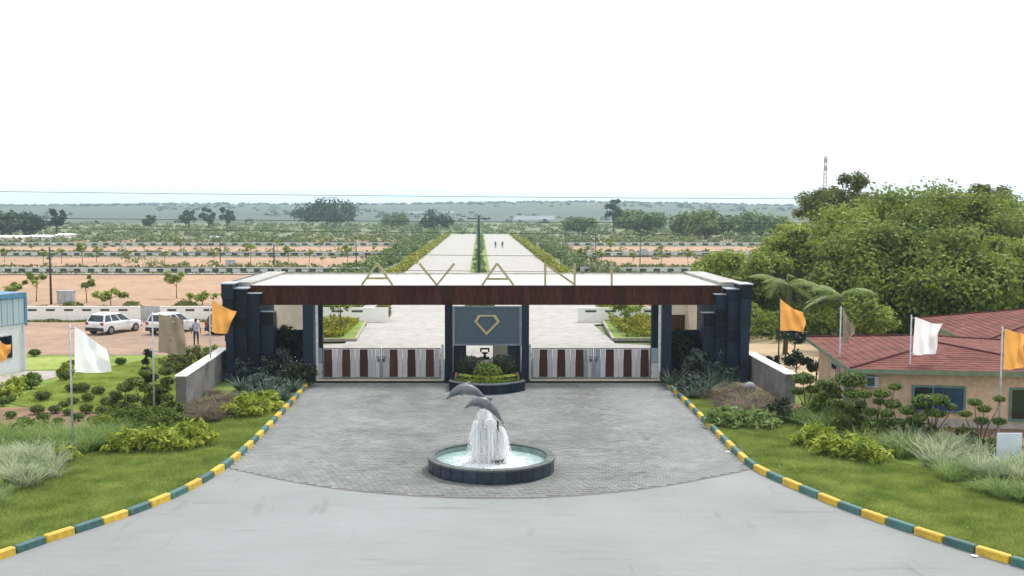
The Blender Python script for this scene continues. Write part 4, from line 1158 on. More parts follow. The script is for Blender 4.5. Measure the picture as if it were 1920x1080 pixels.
mb = MB(); mb.box(gx(264, YW), gx(281.5, YW), YW + .05, YW + .1, 0.05, 1.3); part('leaf', mb, M['box_grey'], sg)
mb = MB(); mb.box(gx(282.5, YW), gx(300, YW), YW + .05, YW + .1, 0.05, 1.3); part('leaf', mb, M['box_grey'], sg)

def hedge_row(name, label, x0, x1, y, wd, h, m, n, ls, seed, z=0.0, cat='hedge'):
    r = np.random.RandomState(seed)
    c = np.stack([r.uniform(x0, x1, n), y + r.uniform(-wd / 2, wd / 2, n), np.zeros(n)], 1)
    lump = 0.72 + 0.28 * np.sin(c[:, 0] * 1.9 + seed) * np.sin(c[:, 0] * 0.63 + 1)
    c[:, 2] = z + h * lump * r.uniform(0.1, 1, n) ** 0.6
    loc = np.array([(x0 + x1) / 2, y, 0])
    me = np_mesh(name, leaf_quads(c - loc, ls, 0.4, 0.6, r), None, 4)
    o = link(name, me, M[m], None, loc); tag(o, label, cat)
    return o
hedge_row('hedge', 'dark green hedge strip behind the white wall left of the side gate', gx(40, YW), gx(263, YW), YW + 1.6, 1.6, 1.55, 'lf_tree3', 1500, 0.2, 31)
hedge_row('hedge', 'dark green hedge strip behind the wall next to the gatehouse', gx(300, YW), gx(600, YW), YW + 1.6, 1.6, 1.75, 'lf_tree3', 1500, 0.2, 32)
hedge_row('hedge', 'low green strip at the foot of the white wall by the cars', gx(40, YW), gx(263, YW), YW - 0.5, 0.5, 0.3, 'lf_tree', 900, 0.1, 33)
hedge_row('hedge', 'low green strip along the wall foot between the side gate and gatehouse', gx(301, YW), gx(560, YW), YW - 0.5, 0.5, 0.3, 'lf_tree', 900, 0.1, 34)
hedge_row('hedge', 'low green hedge behind the wall seen through the left gate', gx(590, YW), gx(730, YW), YW + 1.4, 1.4, 1.5, 'lf_tree3', 900, 0.2, 35)
hedge_row('hedge', 'low green hedge behind the wall seen through the right gate', gx(1150, YW), gx(1330, YW), YW + 1.4, 1.4, 1.4, 'lf_tree3', 900, 0.2, 36)
for i, (Yf, h, st) in enumerate(((154, 0.78, 2.0), (211, 0.8, 2.4), (274, 0.8, 3.0))):
    nm = ('nearest', 'second', 'farthest')[i]
    for sgn in (-1, 1):
        xa, xb = (-(70 + Yf * 0.45), -15.5) if sgn < 0 else (14.5, 60 + Yf * 0.25)
        slotted_wall('%s low white plot wall with dark gaps, %s of the avenue' % (nm, 'left' if sgn < 0 else 'right'), xa, xb, Yf, h, st, st * 0.46, h * 0.72, h * 0.1, False, 'plot_white')
        hedge_row('hedge', 'dark hedge strip behind the %s plot wall %s of the avenue' % (nm, 'left' if sgn < 0 else 'right'), xa, xb, Yf + 6, 1.8, 1.15, 'lf_tree3', 2200, 0.3, 40 + i * 2 + (sgn > 0))
        hedge_row('hedge', 'thin green strip before the %s plot wall %s of the avenue' % (nm, 'left' if sgn < 0 else 'right'), xa, xb, Yf - 1.5, 1.2, 0.35, 'lf_tree3', 1800, 0.2, 50 + i * 2 + (sgn > 0))

# ---- green beds just inside the gate
for sgn, pts, lab in ((-1, [(600, 606), (686, 606), (667, 640), (600, 640)], 'left'), (1, [(1130, 604), (1222, 604), (1222, 639), (1150, 639)], 'right')):
    q = [G(*p) for p in pts]
    mb = MB(); mb.prism([(p.x, p.y) for p in q][::-1], -0.05, 0.16); o = struct('verge_bed', mb, M['lawn'])
    for k in range(4):
        a, b = q[k], q[(k + 1) % 4]
        mb = MB(); mb.obox(a, b, 0.14, -0.02, 0.20); o2 = link('kerb_stone', mb.mesh('kerb_stone'), M['pale_concrete'], o)
    y0, y1 = min(p.y for p in q) + 0.8, max(p.y for p in q) - 0.8
    x0, x1 = min(p.x for p in q) + (.3 if sgn < 0 else 1.0), max(p.x for p in q) - (1.0 if sgn < 0 else .3)
    r = np.random.RandomState(61 + sgn); n = 3600
    c = np.stack([r.uniform(x0, x1, n), r.uniform(y0, y1, n), np.zeros(n)], 1)
    c[:, 2] = 0.15 + (0.45 + 0.35 * np.sin(c[:, 0] * 2.3) * np.cos(c[:, 1] * 0.7)) * r.uniform(0, 1, n) ** 0.5
    loc = np.array([(x0 + x1) / 2, (y0 + y1) / 2, 0])
    o = link('low_shrub', np_mesh('low_shrub', leaf_quads(c - loc, 0.12, 0.5, 0.6, r), None, 4), M['lf_hedge'], None, loc)
    tag(o, 'yellow-green low shrubs filling the kerbed bed behind the %s gate' % lab, 'shrub')
make_tree('young bright tree in the bed seen through the left gate', G(640, 622), 2.9, (1.3, 1.3, 0.7), 500, 0.16, 'lf_tree2', 71, 14, 0.45, trunk_r=0.04, name='young_tree')
make_tree('young bright tree in the bed seen through the right gate', G(1172, 622), 2.8, (1.3, 1.3, 0.9), 600, 0.16, 'lf_tree2', 72, 14, 0.5, trunk_r=0.04, name='young_tree')

# ------------------------------------------------------------------ avenue planting
def clump_line(name, label, pts, rad, nleaf, ls, m_, seed, cat, kind=None):
    """one planted line: leaf clumps of uneven size along given points"""
    r = np.random.RandomState(seed); pts = np.array(pts); k = np.repeat(np.arange(len(pts)), nleaf)
    d = unit(r.normal(size=(len(k), 3))); d[:, 2] = np.abs(d[:, 2])
    rr = np.array([rad] * len(pts)) * r.uniform(.6, 1.35, (len(pts), 1))
    c = pts[k] + d * rr[k] * (r.uniform(0.25, 1, len(k)) ** .5)[:, None]
    loc = pts.mean(0)
    o = link(name, np_mesh(name, leaf_quads(c - loc, ls, .5, .6, r, d), None, 4), M[m_], None, loc); tag(o, label, cat)
    if kind: o['kind'] = kind
    return o
for sgn in (-1, 1):
    sd_ = 'left' if sgn < 0 else 'right'
    pts = []; Y = 98.0
    while Y < 400: pts.append((sgn * (RW + .9 + rnd.uniform(-.2, .4)), Y, 0)); Y += 1.7 + Y * .004
    clump_line('avenue_hedge', 'clumpy yellow-green hedge along the %s edge of the avenue' % sd_, pts, (.95, 1.5, 1.15), 95, .26, 'lf_hedge', 80 + sgn, 'hedge')
    pts = []; Y = 116.0
    while Y < 402:
        for _ in range(2): pts.append((sgn * (RW + 4 + abs(rnd.gauss(0, 2.2))), Y + rnd.uniform(-2, 2), 0))
        Y += 3.6 + Y * .006
    clump_line('verge_bushes', 'mixed green bushes massed behind the yellow hedge %s of the avenue' % sd_, pts, (1.5, 1.6, 1.7), 80, .34, 'lf_scrub' if sgn > 0 else 'lf_far2', 84 + sgn, 'bushes', 'stuff')
clump_line('median_planting', 'low green planting on the strip between the two carriageways', [(rnd.uniform(-.7, .7), 100 + 300 * rnd.random() ** 1.2, .16) for _ in range(150)], (.6, 1.2, .6), 40, .2, 'lf_far2', 87, 'planting', 'stuff')

# saplings in the plots
for i, (x, yt, yb_, wpx, lab) in enumerate([
        (68, 512, 566, 34, 'sapling with a drooping crown left of the dark power pole'), (163, 516, 568, 26, 'thin sapling right of the pale grey cabinet'),
        (208, 546, 574, 50, 'low spreading young tree above the white cars'), (331, 510, 560, 44, 'bushy young tree left of the gatehouse roof corner'),
        (28, 528, 570, 30, 'young tree beside the blue cabin roof'), (380, 548, 572, 50, 'low green bush behind the wall by the orange flag')]):
    g = G(x, yb_); sc = F / g.y; h = (yb_ - yt) / sc * 1.0; rx = wpx / sc / 2
    make_tree(lab, g, h, (rx * 1.15, rx * 1.15, h * 0.26), 230, 0.24, 'lf_tree2', 100 + i, 8, rx * 0.36, trunk_r=0.045, name='sapling', limbs=6, group='saplings in the earth plots')
PT = [(82, 496), (115, 495), (155, 494), (181, 492), (240, 494), (308, 493), (402, 495), (470, 495), (541, 494), (580, 494), (605, 496), (652, 496), (8, 492), (1090, 500), (1128, 500), (1187, 500), (1240, 498), (1290, 500), (1100, 476), (1145, 478), (1240, 478), (60, 476), (150, 474), (270, 475), (340, 474), (460, 474), (520, 473), (600, 474), (700, 476), (40, 462), (200, 461), (330, 462), (440, 461), (560, 463), (680, 463), (1130, 462), (1200, 463), (1280, 462)]
ORD = ['leftmost', 'second', 'third', 'fourth', 'fifth', 'sixth', 'seventh', 'eighth', 'ninth', 'tenth', 'eleventh', 'twelfth', 'thirteenth', 'fourteenth']
def place_word(i, n):
    return 'rightmost' if i == n - 1 and n > 1 else ('leftmost' if i == 0 else ORD[i] + ' from the left')
SP = []
for rowname, lo, hi in (('nearest', 485, 510), ('middle', 470, 484), ('farthest', 455, 469)):
    for sgn in (-1, 1):
        row = sorted(p for p in PT if lo <= p[1] <= hi and (p[0] - 900) * sgn > 0)
        for i, (x, yb_) in enumerate(row):
            g = G(x, yb_)
            lab = 'thin young tree, %s in the %s plot row %s of the avenue' % (place_word(i, len(row)), rowname, 'left' if sgn < 0 else 'right')
            if len(SP) < 3:
                SP.append(make_tree(lab, g, 2.5, (.75, .75, .6), 110, 0.22, 'lf_tree2', 140 + len(SP), 7, 0.36, trunk_r=0.045, name='plot_tree', group='young trees in the far plots'))
            else:
                s_ = rnd.uniform(0.6, 1.25); dup(SP[i % 3], g, rnd.uniform(0, 6), lab, scale=(s_, s_, s_ * rnd.uniform(.8, 1.2)))

# poles
def pole(px_, yt, yb_, label, r=0.09, m='pole_dark', arm=True):
    g = G(px_, yb_); h = W(px_, yt, g.y).z
    t = thing('utility_pole', label, 'pole', g, 0, 'poles in the plots')
    mb = MB(); mb.tube([(0, 0, 0), (0, 0, h)], [r, r * 0.75], 8); part('shaft', mb, M[m], t, True, True)
    if arm:
        mb = MB(); mb.box(-arm, arm, -0.05, 0.05, h - 0.5, h - 0.36); part('crossarm', mb, M[m], t, False, True)
        for q in (-0.85, 0, 0.85):
            mb = MB(); mb.tube([(q * arm, 0, h - 0.36), (q * arm, 0, h - 0.15)], 0.05, 6); part('insulator', mb, M[m], t, False, True)
pole(96, 463, 571, 'dark thick pole rising from the orange earth at left', 0.12, 'pole_dark', 0)
pole(413, 437, 492, 'slim dark pole above the gatehouse left corner', 0.09, 'pole_dark', 0.5)
pole(514, 457, 504, 'short dark pole above the left part of the gatehouse roof', 0.13, 'pole_dark', 0)
pole(668, 438, 506, 'slim dark pole left of the letter A', 0.08, 'pole_dark', 0)
pole(898, 404, 520, 'tall dark green lamp pole with crossarm in the avenue median', 0.22, 'pole_green', 1.6)
pole(1200, 437, 500, 'slim dark pole right of the avenue above the letter I', 0.08, 'pole_dark', 0.4)
pole(1117, 420, 470, 'faint slim pole in the plots right of the avenue', 0.1, 'pole_dark', 0)
pole(1060, 418, 470, 'faint slim pole nearest the right hedge of the avenue', 0.09, 'pole_dark', 0)
def cabinet(px_, x2, yt, yb_, label):
    a, b = G(px_, yb_), G(x2, yb_); h = W(px_, yt, a.y).z
    t = thing('transformer_cabinet', label, 'cabinet', ((a.x + b.x) / 2, a.y, 0), 0, 'electrical cabinets in the plots')
    hw_ = (b.x - a.x) / 2
    mb = MB(); mb.box(-hw_, hw_, 0, 0.8, 0, h); part('body', mb, M['box_grey'], t, False, True)
    mb = MB(); mb.box(-hw_ - .05, hw_ + .05, -0.05, 0.85, h + .001, h + 0.08); part('lid', mb, M['cap'], t, False, True)
    mb = MB(); mb.box(-0.015, 0.015, -0.012, -0.001, 0.1, h - 0.1); part('door_seam', mb, M['steel'], t, False, True)
cabinet(107, 136, 547, 570, 'pale grey cabinet beside the dark pole at left')
cabinet(423, 440, 488, 500, 'pale grey cabinet beyond the gatehouse left corner')
cabinet(1201, 1213, 467, 481, 'pale grey cabinet beside the slim right pole')

# power line: poles just outside the frame carry the wires that cross the view
YL = 74.0
for sx, lab in ((-42, 'timber power pole left of the blue cabin'), (50, 'timber power pole among the trees at right')):
    t = thing('power_pole', lab, 'pole', (sx, YL, 0))
    mb = MB(); mb.tube([(0, 0, -.2), (0, 0, 11.2)], [0.17, 0.11], 8); part('shaft', mb, M['bark'], t, True, True)
    for z in (4.9, 6.0, 7.4, 8.25, 10.0):
        mb = MB(); mb.box(-0.06, 0.06, -0.5, 0.5, z, z + 0.1); part('crossarm', mb, M['pole_dark'], t, False, True)
for yL, yR, lab in ((356, 369, 'topmost wire crossing the white sky'), (406, 415, 'wire crossing just below the hill crest'), (424, 437, 'wire crossing the far scrub'), (466, 479, 'wire crossing the far earth plots'), (494, 509, 'lowest wire just above the gatehouse roof')):
    z0, z1 = gz(yL, YL), gz(yR, YL)
    mb = MB(); pts = []
    for k in range(25):
        t = k / 24; x = -42 + 92 * t
        zz = z0 + (z1 - z0) * min(1, t * 1.6) - 0.25 * 4 * t * (1 - t) * 0.5
        pts.append((x, YL, zz))
    mb.tube(pts, 0.017, 5)
    o = link('power_wire', mb.mesh('power_wire', (0, YL, 0)), M['wire'], None, (0, YL, 0)); tag(o, 'thin dark ' + lab, 'wire', 'wires of the power line')

# ------------------------------------------------------------------ CARS
def loft(mb, secs):
    n = len(secs[0])
    vs = [p for s in secs for p in s]
    fs = [(i * n + k, i * n + (k + 1) % n, (i + 1) * n + (k + 1) % n, (i + 1) * n + k) for i in range(len(secs) - 1) for k in range(n)]
    fs += [tuple(range(n - 1, -1, -1)), tuple((len(secs) - 1) * n + k for k in range(n))]
    mb.add(vs, fs)
def make_car(label, loc, rotz, paint):
    t = thing('parked_car', label, 'car', loc, rotz, 'cars parked on the earth before the white wall'); t.scale = (.95, .93, .93)
    mb = MB()
    def sec(y, wv, zb, zs, zt):
        return [(-wv * .94, y, zb), (-wv, y, zb + .18), (-wv, y, zs), (-wv * .93, y, zt), (wv * .93, y, zt), (wv, y, zs), (wv, y, zb + .18), (wv * .94, y, zb)]
    loft(mb, [sec(-2.16, .80, .42, .80, .92), sec(-2.08, .90, .30, .88, 1.0), sec(-1.5, .93, .28, .9, 1.02), sec(0, .93, .28, .88, 1.0), sec(.8, .93, .28, .86, .98), sec(1.7, .90, .28, .80, .90), sec(2.1, .84, .32, .68, .78), sec(2.2, .72, .42, .6, .66)])
    def csec(y, wv, z): return wv, y, z
    cab = [(-2.06, .87, 1.0), (-1.78, .72, 1.55), (-1.1, .73, 1.60), (-0.1, .72, 1.58), (0.75, .86, .99)]
    bl = [(-.87, -2.06, 1.0), (.87, -2.06, 1.0), (.87, .85, .985), (-.87, .85, .985)]
    tp = [(-.71, -1.78, 1.54), (.71, -1.78, 1.54), (.71, 0.0, 1.56), (-.71, 0.0, 1.56)]
    mb.add(bl + tp, [(4, 5, 6, 7), (0, 1, 5, 4), (1, 2, 6, 5), (2, 3, 7, 6), (3, 0, 4, 7), (3, 2, 1, 0)])
    mb.add([(-.66, -1.72, 1.545), (.66, -1.72, 1.545), (.66, -.08, 1.565), (-.66, -.08, 1.565), (-.6, -1.5, 1.62), (.6, -1.5, 1.62), (.6, -.3, 1.62), (-.6, -.3, 1.62)], [(4, 5, 6, 7), (0, 1, 5, 4), (1, 2, 6, 5), (2, 3, 7, 6), (3, 0, 4, 7)])
    part('body', mb, M[paint], t, False, True)
    def glass(q, name, inset=0.12, off=0.012):
        q = [Vector(p) for p in q]; c = sum(q, Vector()) / 4
        n = (q[1] - q[0]).cross(q[3] - q[0]).normalized()
        if n.dot(c - Vector((0, -.5, 1.2))) < 0: n = -n
        g = [p.lerp(c, inset) + n * off for p in q]; h_ = [p.lerp(c, inset) - n * 0.01 for p in q]
        m_ = MB(); m_.add(g + h_, [(0, 1, 2, 3), (0, 4, 5, 1), (1, 5, 6, 2), (2, 6, 7, 3), (3, 7, 4, 0)]); part(name, m_, M['carglass'], t, False, True)
    glass([bl[0], bl[1], tp[1], tp[0]], 'rear_window', 0.14)
    glass([bl[2], bl[3], tp[3], tp[2]], 'windscreen', 0.1)
    for s in (1, -1):
        B0, B1, T0, T1 = Vector((s * .87, -2.06, 1.0)), Vector((s * .87, .85, .985)), Vector((s * .71, -1.78, 1.54)), Vector((s * .71, 0, 1.56))
        for a, b in ((0.02, 0.3), (0.31, 0.62), (0.63, 0.98)):
            glass([B0.lerp(B1, a), B0.lerp(B1, b), T0.lerp(T1, b), T0.lerp(T1, a)], 'side_window', 0.13)
        for yy in (-1.35, 1.35):
            m_ = MB(); m_.tube([(s * .70, yy, .34), (s * .945, yy, .34)], 0.345, 18); wh = part('wheel', m_, M['tyre'], t, False, True)
            m_ = MB(); m_.tube([(s * .93, yy, .34), (s * .955, yy, .34)], 0.21, 12); part('rim', m_, M['rim'], wh, False, True)
        m_ = MB(); m_.box(min(s * .60, s * .86), max(s * .60, s * .86), -2.17, -2.08, .78, .98); part('tail_light', m_, M['lamp_red'], t, False, True)
        m_ = MB(); m_.box(min(s * .5, s * .78), max(s * .5, s * .78), 2.12, 2.2, .58, .7); part('headlight', m_, M['cap'], t, False, True)
        m_ = MB(); m_.box(min(s * .93, s * 1.08), max(s * .93, s * 1.08), .5, .68, .98, 1.12); part('mirror', m_, M[paint], t, False, True)
    m_ = MB(); m_.box(-.86, .86, -2.24, -2.05, .30, .58, 0.03); part('bumper', m_, M['plastic'], t, False, True)
    m_ = MB(); m_.box(-.26, .26, -2.19, -2.165, .66, .78); part('number_plate', m_, M['plate'], t, False, True)
    m_ = MB(); m_.box(-.80, .80, 2.0, 2.24, .30, .5, 0.03); part('bumper', m_, M['plastic'], t, False, True)
    return t
def carspot(px_, py): g = G(px_, py); return (g.x, g.y + 1.0, 0.08)
make_car('white SUV parked farthest left before the white wall', carspot(206, 628), -0.42, 'carwhite')
make_car('white SUV half hidden behind the beige flag', carspot(318, 628), -0.42, 'carwhite')
make_car('dark car almost hidden behind the orange flag by the gatehouse', carspot(428, 628), -0.42, 'carmaroon')

# ------------------------------------------------------------------ PEOPLE
def person_mesh(shirt, trousers):
    J = {'pel': (0, 0, .95, .135), 'chest': (0, .0, 1.28, .15), 'neckb': (0, 0, 1.46, .085), 'neck': (0, 0, 1.54, .055), 'head': (0, -.0, 1.63, .088), 'top': (0, 0, 1.72, .075),
         'hl': (-.09, 0, .90, .10), 'kl': (-.11, .0, .50, .065), 'al': (-.12, .02, .09, .045), 'tl': (-.13, -.14, .04, .035),
         'hr': (.09, 0, .90, .10), 'kr': (.11, -.03, .50, .065), 'ar': (.12, .03, .09, .045), 'tr': (.14, -.13, .04, .035),
         'sl': (-.19, 0, 1.42, .068), 'el': (-.27, .02, 1.13, .048), 'wl': (-.29, -.05, .88, .033), 'pl': (-.29, -.08, .81, .036),
         'sr': (.19, 0, 1.42, .068), 'er': (.27, .02, 1.13, .048), 'wr': (.29, -.05, .88, .033), 'pr': (.29, -.08, .81, .036)}
    E = [('pel', 'chest'), ('chest', 'neckb'), ('neckb', 'neck'), ('neck', 'head'), ('head', 'top'), ('pel', 'hl'), ('hl', 'kl'), ('kl', 'al'), ('al', 'tl'), ('pel', 'hr'), ('hr', 'kr'), ('kr', 'ar'), ('ar', 'tr'),
         ('neckb', 'sl'), ('sl', 'el'), ('el', 'wl'), ('wl', 'pl'), ('neckb', 'sr'), ('sr', 'er'), ('er', 'wr'), ('wr', 'pr')]
    names = list(J); idx = {n: i for i, n in enumerate(names)}
    me = bpy.data.meshes.new('tmp'); me.from_pydata([J[n][:3] for n in names], [(idx[a], idx[b]) for a, b in E], [])
    o = bpy.data.objects.new('tmp', me); C.objects.link(o)
    sk = o.modifiers.new('skin', 'SKIN'); sb = o.modifiers.new('sub', 'SUBSURF'); sb.levels = 1; sb.render_levels = 1
    for i, n in enumerate(names):
        sv = me.skin_vertices[0].data[i]; sv.radius = (J[n][3], J[n][3] * (0.75 if n in ('pel', 'chest') else 1.0)); sv.use_root = (n == 'pel')
    dg = bpy.context.evaluated_depsgraph_get()
    ev = bpy.data.meshes.new_from_object(o.evaluated_get(dg))
    mb = MB(); mb.v = [tuple(v.co) for v in ev.vertices]; mb.f = [tuple(p.vertices) for p in ev.polygons]
    bpy.data.objects.remove(o); bpy.data.meshes.remove(me)
    for s in (-1, 1):     # fingers and thumb, nose, ears
        for k, ln in enumerate((.075, .085, .08, .062)):
            b = Vector((s * .29, -.105 + .02 * k, .80)); mb.tube([b + Vector((0, 0, .03)), b + Vector((0, -.005, -ln * .5)), b + Vector((-s * .012, -.012, -ln))], [.011, .010, .008], 5)
        b = Vector((s * .285, -.11, .84)); mb.tube([b, b + Vector((-s * .015, -.035, -.03)), b + Vector((-s * .02, -.045, -.06))], [.012, .011, .008], 5)
        mb.ball((s * .088, .005, 1.63), .024, 6, 4, (.5, .8, 1.2))
        mb.ball((s * .034, -.082, 1.645), .012, 6, 4)
    mb.tube([(0, -.075, 1.66), (0, -.108, 1.615), (0, -.08, 1.60)], [.012, .018, .012], 5)
    mb.box(-.026, .026, -.088, -.078, 1.57, 1.582)
    me = mb.mesh('person', None, True)
    for m_ in (trousers, shirt, M['skin'], M['trousers']): me.materials.append(m_)
    for p in me.polygons:
        z = p.center.z; ax = abs(p.center.x)
        if z < .085: p.material_index = 3
        elif z < .93 and ax < .235: p.material_index = 0
        elif z < 1.05 and ax > .2: p.material_index = 2
        elif z < 1.50 and not (ax > .2 and z < 1.12): p.material_index = 1
        else: p.material_index = 2
    return me
def person(label, loc, rotz, me, group=None, sc=1.0):
    o = link('person', me, None, None, loc, (0, 0, rotz), (sc,) * 3); tag(o, label, 'person', group)
    mb = MB(); mb.ball((0, .014, 1.665), .102, 10, 7, (.95, 1.02, .98))
    mb.v = [(x, max(y, -.05 + (z - 1.62) * -.1) if z < 1.70 else y, max(z, 1.585)) for x, y, z in mb.v]
    link('hair', mb.mesh('hair', None, True), M['hair'], o)
    return o
pm1 = person_mesh(M['shirt'], M['trousers'])
g = G(368, 650); person('man in a pale blue shirt and dark trousers standing on the parking earth', (g.x, g.y, 0.076), math.pi + 0.2, pm1, None, 1.03)
pm2 = person_mesh(M['shirt_dark'], M['trousers'])
g = G(929, 466); person('left of the two dark-clothed walkers far down the avenue', (g.x, g.y, 0), 0.1, pm2, 'walkers on the avenue')
g = G(942, 466); person('right of the two dark-clothed walkers far down the avenue', (g.x, g.y, 0), math.pi, pm2, 'walkers on the avenue')

# ------------------------------------------------------------------ FLAGS
def flag(label, pole_px, foot_py, tl, tr, br, bl, m, pole_top=None, marks=None, seed=0, pole_m='pole_grey', wave=0.17):
    g = G(pole_px, foot_py); Y = g.y
    top = W(pole_px, (pole_top if pole_top else tl[1] - 4), Y).z
    t = thing('flag', label, 'flag', g, 0, 'banner flags on poles round the gate')
    mb = MB(); mb.tube([(0, 0, 0), (0, 0, top)], [0.045, 0.03], 8); part('pole', mb, M[pole_m], t, True, True)
    n = 22; r = random.Random(seed); ph_ = r.uniform(0, 6)
    P = [W(*q, Y) for q in (tl, tr, br, bl)]
    vs = []
    for j in range(n + 1):
        for i in range(n + 1):
            u, v = i / n, j / n
            p = P[0].lerp(P[1], u).lerp(P[3].lerp(P[2], u), v)
            p = p + Vector((0.03 * u * math.sin(7 * v + ph_), wave * u * math.sin(5.5 * u + 3 * v + ph_) + wave * 0.55 * u * math.sin(12 * u - 5 * v) + wave * .3 * math.sin(9 * v + 3 * u + ph_) * u, 0.06 * u * math.sin(4.2 * u + ph_ + 2 * v) - 0.07 * math.sin(math.pi * u) * (1 - v)))
            vs.append(p - g)
    fs = [(j * (n + 1) + i, j * (n + 1) + i + 1, (j + 1) * (n + 1) + i + 1, (j + 1) * (n + 1) + i) for j in range(n) for i in range(n)]
    mb = MB(); mb.add(vs, fs); cl = part('cloth', mb, M[m], t, True, True)
    if marks:
        for (x, y, w_, h_) in marks:
            c = W(x, y, Y) - g; k = Y / F
            best = min(vs, key=lambda q: (q[0] - c.x) ** 2 + (q[2] - c.z) ** 2)
            mb = MB(); mb.ball((c.x, best[1] - 0.015, c.z), 1, 8, 4, (w_ * k / 2, 0.012, h_ * k / 2)); part('print_mark', mb, M['cloth_mark'], cl, True, True)
    for z_ in (P[0].z - 0.06, P[3].z + 0.06):
        mb = MB(); mb.tube([(0, 0, z_), (P[0].x - g.x, 0, z_)], 0.02, 5); part('tie', mb, M[pole_m], t, False, True)
flag('white banner flag on a pole in the left flower bed', 137.5, 862, (140, 612), (199, 648), (206, 699), (140, 697), 'cloth_white', seed=1)
flag('beige printed banner flag left of the low grey wall', 290, 797, (298, 588), (347, 598), (346, 664), (297, 661), 'cloth_beige', 585, [(324, 604, 8, 5), (322, 625, 8, 5), (320, 637, 9, 5)], 2)
flag('orange banner flag against the left stone pylon', 396, 734, (397, 562), (443, 582), (424, 628), (397, 622), 'cloth_orange', seed=3)
flag('orange banner flag in front of the blue cabin window', -8, 850, (-6, 636), (19, 643), (17, 664), (-6, 686), 'cloth_orange', seed=4)
flag('orange banner flag against the trees right of the gatehouse', 1459, 712, (1463, 560), (1507, 588), (1508, 622), (1463, 620), 'cloth_orange', 556, seed=5, pole_m='pole_dark')
flag('narrow beige banner flag blowing edge-on before the house roof', 1572, 775, (1581, 577), (1600, 612), (1592, 640), (1580, 648), 'cloth_beige', 575, seed=6)
flag('white banner flag before the house with the red roof', 1703, 800, (1716, 594), (1767, 606), (1753, 666), (1711, 665), 'cloth_white', seed=7)
flag('orange banner flag at the right edge before the red roof', 1872, 835, (1884, 616), (1925, 622), (1924, 690), (1881, 693), 'cloth_orange', seed=8)

# ------------------------------------------------------------------ TREES at right
BT = [  # px, top py, depth Y, crown half width m, colour
    (1620, 326, 104, 3.6, 'lf_tree3', 'tallest olive-topped tree rising above the grove right of the gatehouse'),
    (1700, 352, 92, 5.2, 'lf_tree', 'broad green tree in the middle of the right-hand grove'),
    (1800, 362, 84, 5.0, 'lf_tree', 'broad green tree behind the white banner flag'),
    (1850, 346, 100, 2.2, 'lf_tree3', 'thin-crowned tree poking above the grove near the right edge'),
    (1900, 372, 88, 5.0, 'lf_tree', 'green tree at the right edge of the grove'),
    (1560, 392, 86, 4.4, 'lf_tree2', 'bright green tree at the front left of the grove'),
    (1640, 430, 76, 4.6, 'lf_tree', 'dark lower tree right above the red house roof'),
    (1490, 430, 82, 2.6, 'lf_tree2', 'slim bright tree just right of the gatehouse'),
    (1400, 462, 80, 3.0, 'lf_tree2', 'pale green bushy tree overlapping the gatehouse right corner'),
    (1770, 440, 74, 4.6, 'lf_tree', 'leafy tree directly behind the farther red roof'),
    (1880, 450, 76, 4.4, 'lf_tree2', 'bright leafy tree behind the red roof at the right edge'),
    (1545, 352, 112, 2.6, 'lf_tree3', 'olive tree beside the red telecom mast'),
    (1350, 478, 96, 2.6, 'lf_tree2', 'low bright tree behind the right end of the gatehouse roof'),
    (1960, 390, 92, 5.2, 'lf_tree', 'green tree just beyond the right edge of the view')]
for i, (px_, yt, Y, rx, m_, lab) in enumerate(BT):
    p = W(px_, yt, Y); h = p.z
    rz = min(rx * 0.85, h * 0.46)
    big = rx > 4
    make_tree(lab, (p.x, Y, -0.1), h, (rx, rx, rz), 26000 if big else 10000, 0.165 if big else 0.16, m_, 200 + i, 85 if big else 34, rx * 0.33, trunk_r=0.22 if big else 0.14, limbs=12, name='broadleaf_tree', crown_z=h - rz * 0.97, group='trees of the right-hand grove')
# undergrowth below the grove
r = np.random.RandomState(77); n = 40000
c = np.stack([r.uniform(15, 48, n), r.uniform(72, 96, n), np.zeros(n)], 1)
c[:, 2] = (2.2 + 1.3 * np.sin(c[:, 0] * 0.8) * np.cos(c[:, 1] * 0.5)) * r.uniform(0, 1, n) ** 0.6
o = link('undergrowth', np_mesh('undergrowth', leaf_quads(c, 0.19, 0.4, 0.55, r), None, 4), M['lf_tree'], None)
o['kind'] = 'stuff'; tag(o, 'dense leafy undergrowth filling the foot of the right-hand grove', 'undergrowth')

# palms / banana-like fronds
def palm(label, loc, h, nf, fl_, seed, trunk_r=0.13, m='lf_palm', name='palm_tree', up0=0.9):
    r = np.random.RandomState(seed)
    t = thing(name, label, 'palm', loc, 0)
    mb = MB(); mb.tube([(0, 0, -.1), (.1, 0, h * .5), (0.05, 0, h)], [trunk_r * 1.3, trunk_r, trunk_r * .8], 8); part('trunk', mb, M['bark'], t, True, True)
    for k in range(nf):
        a = 2 * math.pi * k / nf + r.uniform(-.3, .3); up = r.uniform(0.15, up0)
        L_ = fl_ * r.uniform(.8, 1.15)
        pts = []
        for q in range(9):
            s = q / 8
            pts.append(Vector((math.cos(a) * L_ * s, math.sin(a) * L_ * s, h + L_ * (up * s - 0.85 * s * s))))
        lf = MB(); lf.tube(pts, [0.03 * (1 - .8 * q / 8) for q in range(9)], 4)
        side = Vector((-math.sin(a), math.cos(a), 0))
        for q in range(1, 32):
            s = q / 32; i0 = min(7, int(s * 8)); p = pts[i0].lerp(pts[i0 + 1], s * 8 - i0)
            ll = fl_ * 0.26 * math.sin(min(1, s * 1.15 + .1) * math.pi) ** .6
            fw = Vector((math.cos(a), math.sin(a), 0)) * ll * .45
            for sg in (-1, 1):
                e = p + side * sg * ll + fw + Vector((0, 0, -ll * .45)); wd = Vector((math.cos(a), math.sin(a), 0)) * 0.045
                lf.add([p - wd, p + wd, e], [(0, 1, 2)])
        part('frond', lf, M[m], t, False, True)
    return t
